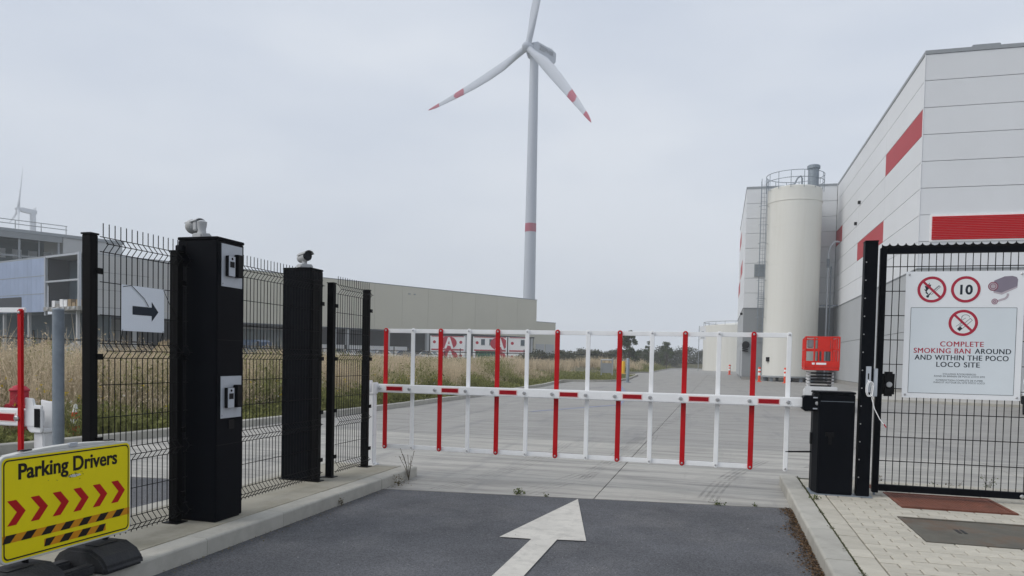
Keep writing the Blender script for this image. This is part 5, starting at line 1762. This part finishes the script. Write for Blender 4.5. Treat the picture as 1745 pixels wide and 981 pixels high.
for i, (x, y_, rz, pm, lab) in enumerate([
        (-50.2, 92.5, 0.5, carw, 'white car leftmost of the row parked before the warehouse'),
        (-48.6, 96.8, 0.6, cars, 'silver car second from left in the row before the warehouse'),
        (-47.6, 101.0, 0.55, carw, 'white car in the middle of the row before the warehouse'),
        (-45.6, 104.0, 0.6, card, 'dark blue car between the white cars before the warehouse'),
        (-43.2, 107.0, 0.5, carw, 'white car rightmost of the row, in front of the left site cabin')]):
    car(lab, (x, y_, GZ + 0.3), rz + 1.0, pm, 1.6)
vt = thing('parked_car', 'dark high vehicle parked under the loading bay behind the mesh fence', 'car', (-64.0, 92.0, GZ), 1.1)
build('body', MB().prism([(-2.8, 0.4), (-2.8, 2.6), (-1.7, 2.9), (2.8, 2.9), (2.8, 0.4)], 'x', -1.1, 1.1), card, vt, bevel=0.08)
for sx in (-1, 1):
    for y_ in (-1.8, 1.8):
        build('wheel', MB().cyl((sx * 0.85, y_, 0.42), (sx * 1.12, y_, 0.42), 0.42, seg=16), tyre, vt)
    build('side_window', MB().box(sx * 1.101 - 0.01, sx * 1.101 + 0.01, -2.4, -1.2, 1.6, 2.5), glassd, vt)

# ---- hydrant and cone on the verge
hy = thing('fire_hydrant', 'faded red pillar hydrant in the weeds behind the left boom', 'hydrant', (-10.35, 8.9, float(vz(np.array(-10.35), np.array(8.9)))))
build('barrel', MB().lathe([(0.17, 0), (0.17, 0.04), (0.105, 0.06), (0.105, 0.50), (0.13, 0.51), (0.13, 0.56), (0.12, 0.58)], seg=18), hydr, hy, smooth=True)
build('bonnet', MB().lathe([(0.125, 0.581), (0.125, 0.70), (0.14, 0.71), (0.14, 0.73), (0.09, 0.78), (0.04, 0.80)], seg=18), hydr, hy, smooth=True)
for a in (0, PI / 2, PI, -PI / 2):
    c, s_ = math.cos(a), math.sin(a)
    build('outlet_cap', MB().cyl((0.12 * c, 0.12 * s_, 0.46), (0.21 * c, 0.21 * s_, 0.46), 0.06, seg=12), hydr, hy)
cn = thing('traffic_cone', 'orange and white traffic cone at the kerb beside the steel pole', 'cone', (-9.85, 9.45, 0.07))
build('base', MB().box(-0.15, 0.15, -0.15, 0.15, 0, 0.025), orange, cn, bevel=0.01)
cr = lambda z: 0.12 - 0.10 * z / 0.5
for z0, z1, m in ((0.026, 0.16, orange), (0.161, 0.27, whitem), (0.271, 0.37, orange), (0.371, 0.50, whitem)):
    build('cone_band', MB().cyl((0, 0, z0), (0, 0, z1), cr(z0), cr(z1), seg=18), m, cn, smooth=True)

# ================================================================== VEGETATION
def zat(x, y):
    return vz(x, y)
def edge(y):
    return np.interp(y, [p[1] for p in VK], [p[0] for p in VK])
def field(n, y0, y1, d0, d1, bias=1.0):
    y = y0 + (y1 - y0) * RNG.random(n) ** bias
    d = d0 + (d1 - d0) * RNG.random(n)
    x = edge(y) - d
    return x, y
# tall dry grass
V, T = [], []
tips_all = []
for n, y0, y1, d0, d1, hm, wd, bias in ((80000, 4, 30, 1.1, 11, 0.95, 0.0075, 1.0), (40000, 28, 47, 1.0, 14, 0.95, 0.011, 1.0), (20000, 8, 60, 11, 30, 0.9, 0.016, 1.0), (30000, 86, 150, 1.2, 22, 0.95, 0.030, 1.2), (9000, 58, 84, 6, 26, 0.9, 0.022, 1.0), (9000, 60, 110, 24, 40, 0.85, 0.03, 1.0)):
    K_ = 13
    x, y = field(n // K_, y0, y1, d0, d1, bias)
    n = len(x) * K_
    tuft = np.repeat(RNG.random(len(x)), K_)
    x = np.repeat(x, K_) + RNG.normal(0, 0.05 + wd * 2, n)
    y = np.repeat(y, K_) + RNG.normal(0, 0.05 + wd * 2, n)
    clump = 0.5 + 0.5 * np.sin(x * 1.7 + np.sin(y * 0.8) * 2) * np.cos(y * 1.3 + x * 0.4)
    keep = RNG.random(n) < 0.55 + 0.45 * clump
    x, y, clump, tuft = x[keep], y[keep], clump[keep], tuft[keep]
    dk = edge(y) - x
    big = 0.5 + 0.5 * np.sin(x * 0.45 + 1.3 * np.sin(y * 0.31)) * np.cos(y * 0.37 - 0.5)
    def cell(sz, k):
        q = np.sin(np.floor(x / sz) * 12.9898 + np.floor(y / sz) * 78.233 + k) * 43758.5453
        return q - np.floor(q)
    sz = 0.45 + wd * 25
    c1, c2 = cell(sz, 1.0), cell(sz * 2.3, 2.0)
    tall = RNG.random(len(x)) < 0.06
    h = (0.72 + 0.36 * c1 + 0.22 * c2) * np.where(tall, 1.3, 1.0) * hm * (0.34 + 0.34 * RNG.random(len(x)) + 0.34 * tuft + 0.14 * clump + 0.20 * big) * np.clip(0.45 + (dk - 0.9) / 2.2, 0.45, 1.0)
    h = h * (1 + 0.22 * (1 - sstep((y - 11) / 10)))
    base = np.stack([x, y, zat(x, y) - 0.02], 1)
    v, tt, tip = blades(base, h, wd * (0.6 + 0.8 * RNG.random(len(x))), np.abs(RNG.normal(0.26, 0.28, len(x))), np.clip(-0.30 + 0.40 * RNG.random(len(x)) + 0.35 * tuft + 0.45 * c1 + 0.25 * c2 + 0.15 * big + 0.3 * tall, 0, 1))
    V.append(v); T.append(tt)
    # feathery seed heads: a few slivers round the tip
    pick = RNG.random(len(x)) < 0.42
    tp = tip[pick]
    for r in range(2):
        c = tp - np.stack([np.zeros(len(tp)), np.zeros(len(tp)), RNG.random(len(tp)) * 0.14], 1) + RNG.normal(0, 0.022, (len(tp), 3))
        v, tt = leaf_quads(c, 0.010 + 0.014 * RNG.random(len(tp)) + wd * 0.9, 0.4 + 0.6 * RNG.random(len(tp)))
        V.append(v); T.append(tt)
tag(np_mesh('tall_dry_grass', np.concatenate(V), None, np.concatenate(T), drygrass), 'tall straw coloured dry grass on the verge', 'grass', kind='stuff')

# low green weeds along the kerb
V, T = [], []
for n, y0, y1, d0, d1, hm, wd in ((30000, 4, 34, 0.18, 2.6, 0.42, 0.014), (9000, 32, 50, 0.2, 3.5, 0.45, 0.02), (9000, 86, 150, 0.2, 3.0, 0.5, 0.04), (26000, 4, 45, 1.6, 9, 0.62, 0.013), (5000, 48, 76, 0.2, 8, 0.18, 0.03)):
    x, y = field(n, y0, y1, d0, d1)
    dk = edge(y) - x
    clump = 0.5 + 0.5 * np.sin(x * 2.3 + y * 1.1) * np.sin(y * 1.9 - x)
    q = np.sin(np.floor(x / 1.1) * 12.9898 + np.floor(y / 1.3) * 78.233) * 43758.5453
    q = q - np.floor(q)
    h = (0.75 + 1.0 * (q > 0.78)) * hm * (0.35 + 0.6 * RNG.random(n) + 0.5 * clump) * np.clip(0.35 + dk / 1.6, 0.3, 1)
    base = np.stack([x, y, zat(x, y) - 0.02], 1)
    v, tt, tip = blades(base, h, wd * (0.6 + 0.9 * RNG.random(n)), np.abs(RNG.normal(0.35, 0.25, n)), np.clip(0.1 + 0.8 * RNG.random(n), 0, 1))
    V.append(v); T.append(tt)
    c = base + np.stack([RNG.normal(0, 0.05, n), RNG.normal(0, 0.05, n), h * (0.2 + 0.75 * RNG.random(n))], 1)
    v, tt = leaf_quads(c, 0.022 + 0.03 * RNG.random(n) + wd * 0.5, RNG.random(n))
    V.append(v); T.append(tt)
tag(np_mesh('green_weeds', np.concatenate(V), None, np.concatenate(T), greengrass), 'low green weeds along the verge kerb', 'weeds', kind='stuff')
def flowers(name, label, m, n, y0, y1, d0, d1, zlo, zhi, sz):
    x, y = field(n, y0, y1, d0, d1)
    k = 5
    c = np.repeat(np.stack([x, y, zat(x, y) + zlo + (zhi - zlo) * RNG.random(n)], 1), k, 0) + RNG.normal(0, sz * 0.7, (n * k, 3))
    v, tt = leaf_quads(c, np.full(n * k, sz) * (0.7 + 0.6 * RNG.random(n * k)), RNG.random(n * k))
    tag(np_mesh(name, v, None, tt, m), label, 'flowers', kind='stuff')
flowers('yellow_flowers', 'scattered small yellow flowers in the verge weeds', yflower, 260, 5, 26, 0.8, 3.2, 0.28, 0.72, 0.020)
flowers('white_flowers', 'scattered white flower heads in the verge weeds', wflower, 90, 6, 34, 0.5, 3.0, 0.25, 0.65, 0.016)

# trees and bushes beyond the yard
def tree(name, label, cat, loc, h, rx, m, n, trunk=True, seed=1, size=0.16, group=None, low=0.12, clumps=None):
    rng = np.random.default_rng(seed)
    t = thing(name, label, cat, loc, group=group)
    K = clumps or 14
    cs = []
    b = MB()
    if trunk:
        b.cyl((0, 0, -0.2), (0.05 * h * 0.3, 0, h * 0.55), 0.035 * h * 0.5, 0.012 * h * 0.5, seg=8)
    for k in range(K):
        a = rng.uniform(0, 2 * PI)
        f_ = rng.uniform(low, 0.95)
        r = rx * rng.uniform(0.25, 0.85) * math.sin(PI * min(0.96, 0.18 + 0.82 * f_)) ** 0.7
        c = np.array([r * math.cos(a), r * math.sin(a), h * f_])
        cs.append((c, rx * rng.uniform(0.22, 0.48) * (14 / K) ** 0.38))
        if trunk or k % 2 == 0:
            z0 = h * f_ * 0.45
            b.tube([(0, 0, z0), tuple(c * np.array([0.5, 0.5, 1]) * np.array([1, 1, 0.85])), tuple(c)], 0.008 * h * 0.5, seg=4)
    build('trunk', b, bark, t, recalc=False)
    P_, S_, T_ = [], [], []
    for c, r in cs:
        k = int(n / K)
        d = rng.normal(size=(k, 3)); d /= np.linalg.norm(d, axis=1)[:, None]
        rr = r * rng.random(k) ** 0.45
        p = c + d * rr[:, None] * np.array([1, 1, 0.85])
        P_.append(p); S_.append(size * rng.uniform(0.5, 1.2, k)); T_.append(np.clip(rng.uniform(0.0, 0.6) + 0.4 * rng.random(k), 0, 1))
    P_ = np.concatenate(P_); P_[:, 2] = np.maximum(P_[:, 2], 0.02)
    v, tt = leaf_quads(P_, np.concatenate(S_), np.concatenate(T_))
    np_mesh('crown', v, None, tt, m, t)
    return t
def gz_(x, y):
    return float(vz(np.array(float(x)), np.array(float(y)))) - 0.05
tree('young_tree', 'leafy young tree standing left of the fourth red boom bar', 'tree', (-12.9, 110.8, gz_(-12.9, 110.8)), 5.4, 1.7, leafm, 5200, seed=2, size=0.15, clumps=34)
tree('young_tree', 'thin sparse young tree right of the leafy one', 'tree', (-11.0, 122.0, gz_(-11, 122)), 4.6, 1.1, leafm, 900, seed=3, size=0.15, clumps=16)
tree('young_tree', 'wind bent young tree, rightmost of the three beyond the boom', 'tree', (-9.0, 133.0, gz_(-9.6, 133)), 5.0, 1.5, leafm, 1800, seed=4, size=0.16, clumps=20)
for i, (x, y_, h_, r_, lab) in enumerate([
        (-23.6, 98.0, 1.35, 3.4, 'dark bush at the end of the boundary fence, leftmost of the low bushes'),
        (-20.6, 99.5, 1.5, 3.6, 'dark bush in front of the annex roller doors'),
        (-17.2, 106.0, 1.5, 3.8, 'low dark bush left of the young trees'),
        (-14.6, 112.0, 1.5, 3.4, 'low dark bush at the foot of the leafy young tree'),
        (-12.6, 140.0, 2.4, 4.0, 'dark hedge bush behind the thin young tree'),
        (-10.6, 158.0, 3.6, 4.6, 'tall dark hedge bush behind the fifth red boom bar'),
        (-7.2, 168.0, 4.2, 5.2, 'tall dark hedge bush left of the far tank sign'),
        (-3.6, 172.0, 3.7, 5.0, 'tall dark hedge bush at the far end of the yard'),
        (0.2, 176.0, 3.6, 5.0, 'dark hedge bush beside the storage tank'),
        (3.6, 178.0, 4.0, 5.0, 'dark hedge bush beside the factory corner'),
        (-15.5, 150.0, 2.4, 4.4, 'dark hedge bush far behind the leafy young tree'),
        (-20.5, 152.0, 2.3, 4.6, 'dark hedge bush behind the low bush of the verge'),
        (-26.5, 150.0, 2.2, 4.6, 'dark hedge bush farthest left along the back hedge')]):
    tree('bush', lab, 'bush', (x, y_, gz_(x, y_) if y_ < 160 else 0.0), h_, r_, leafd, 5600, trunk=False, seed=20 + i, size=0.17, group='dark bushes beyond the yard', low=0.03, clumps=44)

# weeds growing in joints near the barrier
def weed(label, loc, h, n, spread, m=weedm, stems=4, seed=1, leaf=0.012, group='weeds in the joints'):
    rng = np.random.default_rng(seed)
    t = thing('weed', label, 'weed', loc, group=group)
    b = MB()
    pts = []
    for k in range(stems):
        a = rng.uniform(0, 2 * PI)
        d = np.array([math.cos(a), math.sin(a), 0]) * spread * rng.uniform(0.3, 1)
        hh = h * rng.uniform(0.55, 1)
        p0, p1, p2 = np.zeros(3), d * 0.35 + [0, 0, hh * 0.5], d + [0, 0, hh]
        b.tube([tuple(p0), tuple(p1), tuple(p2)], max(0.0012, h * 0.006), seg=4)
        for j_ in range(n // stems):
            u = rng.uniform(0.1, 1)
            p = (p1 * (u * 2) if u < 0.5 else p1 + (p2 - p1) * (u * 2 - 1))
            pts.append(p + rng.normal(0, leaf * 1.3, 3))
    build('stem', b, bark, t, recalc=False)
    pts = np.array(pts); pts[:, 2] = np.maximum(pts[:, 2], 0.003)
    v, tt = leaf_quads(pts, leaf * rng.uniform(0.6, 1.4, len(pts)), rng.random(len(pts)))
    np_mesh('leaves', v, None, tt, m, t)
    return t
weed('tall dry thistle stalk at the end of the left island kerb', (-3.44, 7.93, 0.0), 0.46, 46, 0.13, dryweed, 6, 1, 0.009)
weed('low weed tuft at the foot of the thistle', (-3.40, 7.55, 0.0), 0.12, 60, 0.09, dryweed, 6, 2, 0.011)
weed('small weed in a kerb joint of the left island', (-3.455, 6.36, 0.0), 0.07, 30, 0.05, dryweed, 5, 3, 0.010)
weed('green weed tuft on the asphalt edge left of the arrow tip', (-2.02, 7.56, 0.0), 0.05, 70, 0.10, weedm, 7, 4, 0.013)
weed('smaller weed tuft between the green tuft and the arrow tip', (-1.72, 7.57, 0.0), 0.03, 24, 0.05, weedm, 4, 5, 0.010)
weed('flat weed tuft on the asphalt edge right of the arrow tip', (0.03, 7.80, 0.0), 0.035, 50, 0.10, weedm, 6, 6, 0.011)
weed('tiny weed at the asphalt edge near the right kerb', (0.40, 7.84, 0.0), 0.025, 20, 0.06, weedm, 4, 7, 0.009)
weed('weed at the foot of the cabinet on the kerb', (0.96, 7.78, IZ), 0.05, 46, 0.09, weedm, 6, 8, 0.011)
for i, (x, h_, lab) in enumerate([(1.78, 0.22, 'leftmost weed stalk in the paving edge behind the gate'), (2.38, 0.10, 'broad weed tuft behind the middle of the gate'), (2.62, 0.16, 'upright weed behind the gate right of the broad tuft'), (2.95, 0.24, 'tall leaning weed behind the gate at the right'), (2.2, 0.06, 'low weed behind the gate left of the broad tuft')]):
    weed(lab, (x, 9.42, 0.02), h_, 60, 0.10, weedm if i % 2 else dryweed, 6, 30 + i, 0.013)

# leaf litter along the right kerb
n = 3800
y = 4.6 + 3.2 * RNG.random(n) ** 1.2
x = 0.73 - np.abs(RNG.normal(0, 0.055, n)) * (0.6 + 0.7 * np.sin(y * 3) ** 2)
v, tt = leaf_quads(np.stack([x, y, 0.004 + 0.022 * RNG.random(n) * np.clip(1 - (0.73 - x) / 0.16, 0, 1)], 1), 0.005 + 0.009 * RNG.random(n), RNG.random(n), flat=0.6)
tag(np_mesh('leaf_litter', v, None, tt, litterm), 'brown dry leaf litter along the right kerb', 'leaf litter', kind='stuff')
n = 2600
y = 4.6 + 4.7 * RNG.random(n)
x = 0.9235 + RNG.normal(0, 0.004, n) + 0.010 * (np.sin(y * 9) > 0.75) * RNG.normal(0, 1, n)
v, tt = leaf_quads(np.stack([x, y, IZ - 0.004 + 0.009 * RNG.random(n)], 1), 0.003 + 0.005 * RNG.random(n), RNG.random(n), flat=0.5)
tag(np_mesh('joint_moss', v, None, tt, mossm), 'dark moss in the joint behind the right kerb', 'moss', kind='stuff')
n = 420
y = 4.2 + 3.2 * RNG.random(n)
x = -3.4 + 4.1 * RNG.random(n)
v, tt = leaf_quads(np.stack([x, y, 0.004 + 0.003 * RNG.random(n)], 1), 0.003 + 0.006 * RNG.random(n) ** 3, RNG.random(n), flat=0.7)
tag(np_mesh('loose_pebbles', v, None, tt, leaf_mat('pebble_grey', (0.16, 0.16, 0.15), (0.42, 0.41, 0.39), 0.02)), 'tiny loose pebbles scattered on the asphalt', 'pebbles', kind='stuff')
n = 700
y = 4.0 + 4.0 * RNG.random(n)
x = -3.47 + np.abs(RNG.normal(0, 0.07, n))
v, tt = leaf_quads(np.stack([x, y, 0.005 + 0.005 * RNG.random(n)], 1), 0.004 + 0.006 * RNG.random(n), RNG.random(n), flat=0.8)
tag(np_mesh('kerb_grit', v, None, tt, dryweed), 'brown grit and crumbs along the left kerb', 'grit', kind='stuff')

# ================================================================== HAZE
hzm = bpy.data.materials.new('haze')
hzm.use_nodes = True
nn, ll = hzm.node_tree.nodes, hzm.node_tree.links
nn.clear()
ho = nn.new('ShaderNodeOutputMaterial')
hv = nn.new('ShaderNodeVolumePrincipled')
hv.inputs['Color'].default_value = (0.93, 0.96, 1.0, 1)
hv.inputs['Density'].default_value = 0.0009
hv.inputs['Anisotropy'].default_value = 0.0
ll.new(hv.outputs['Volume'], ho.inputs['Volume'])
mb = MB(); mb.box(-980, 980, -270, 1060, -1.1, 150)
tag(build('haze', mb, hzm), 'thin pale haze over the whole site', 'haze', kind='stuff')
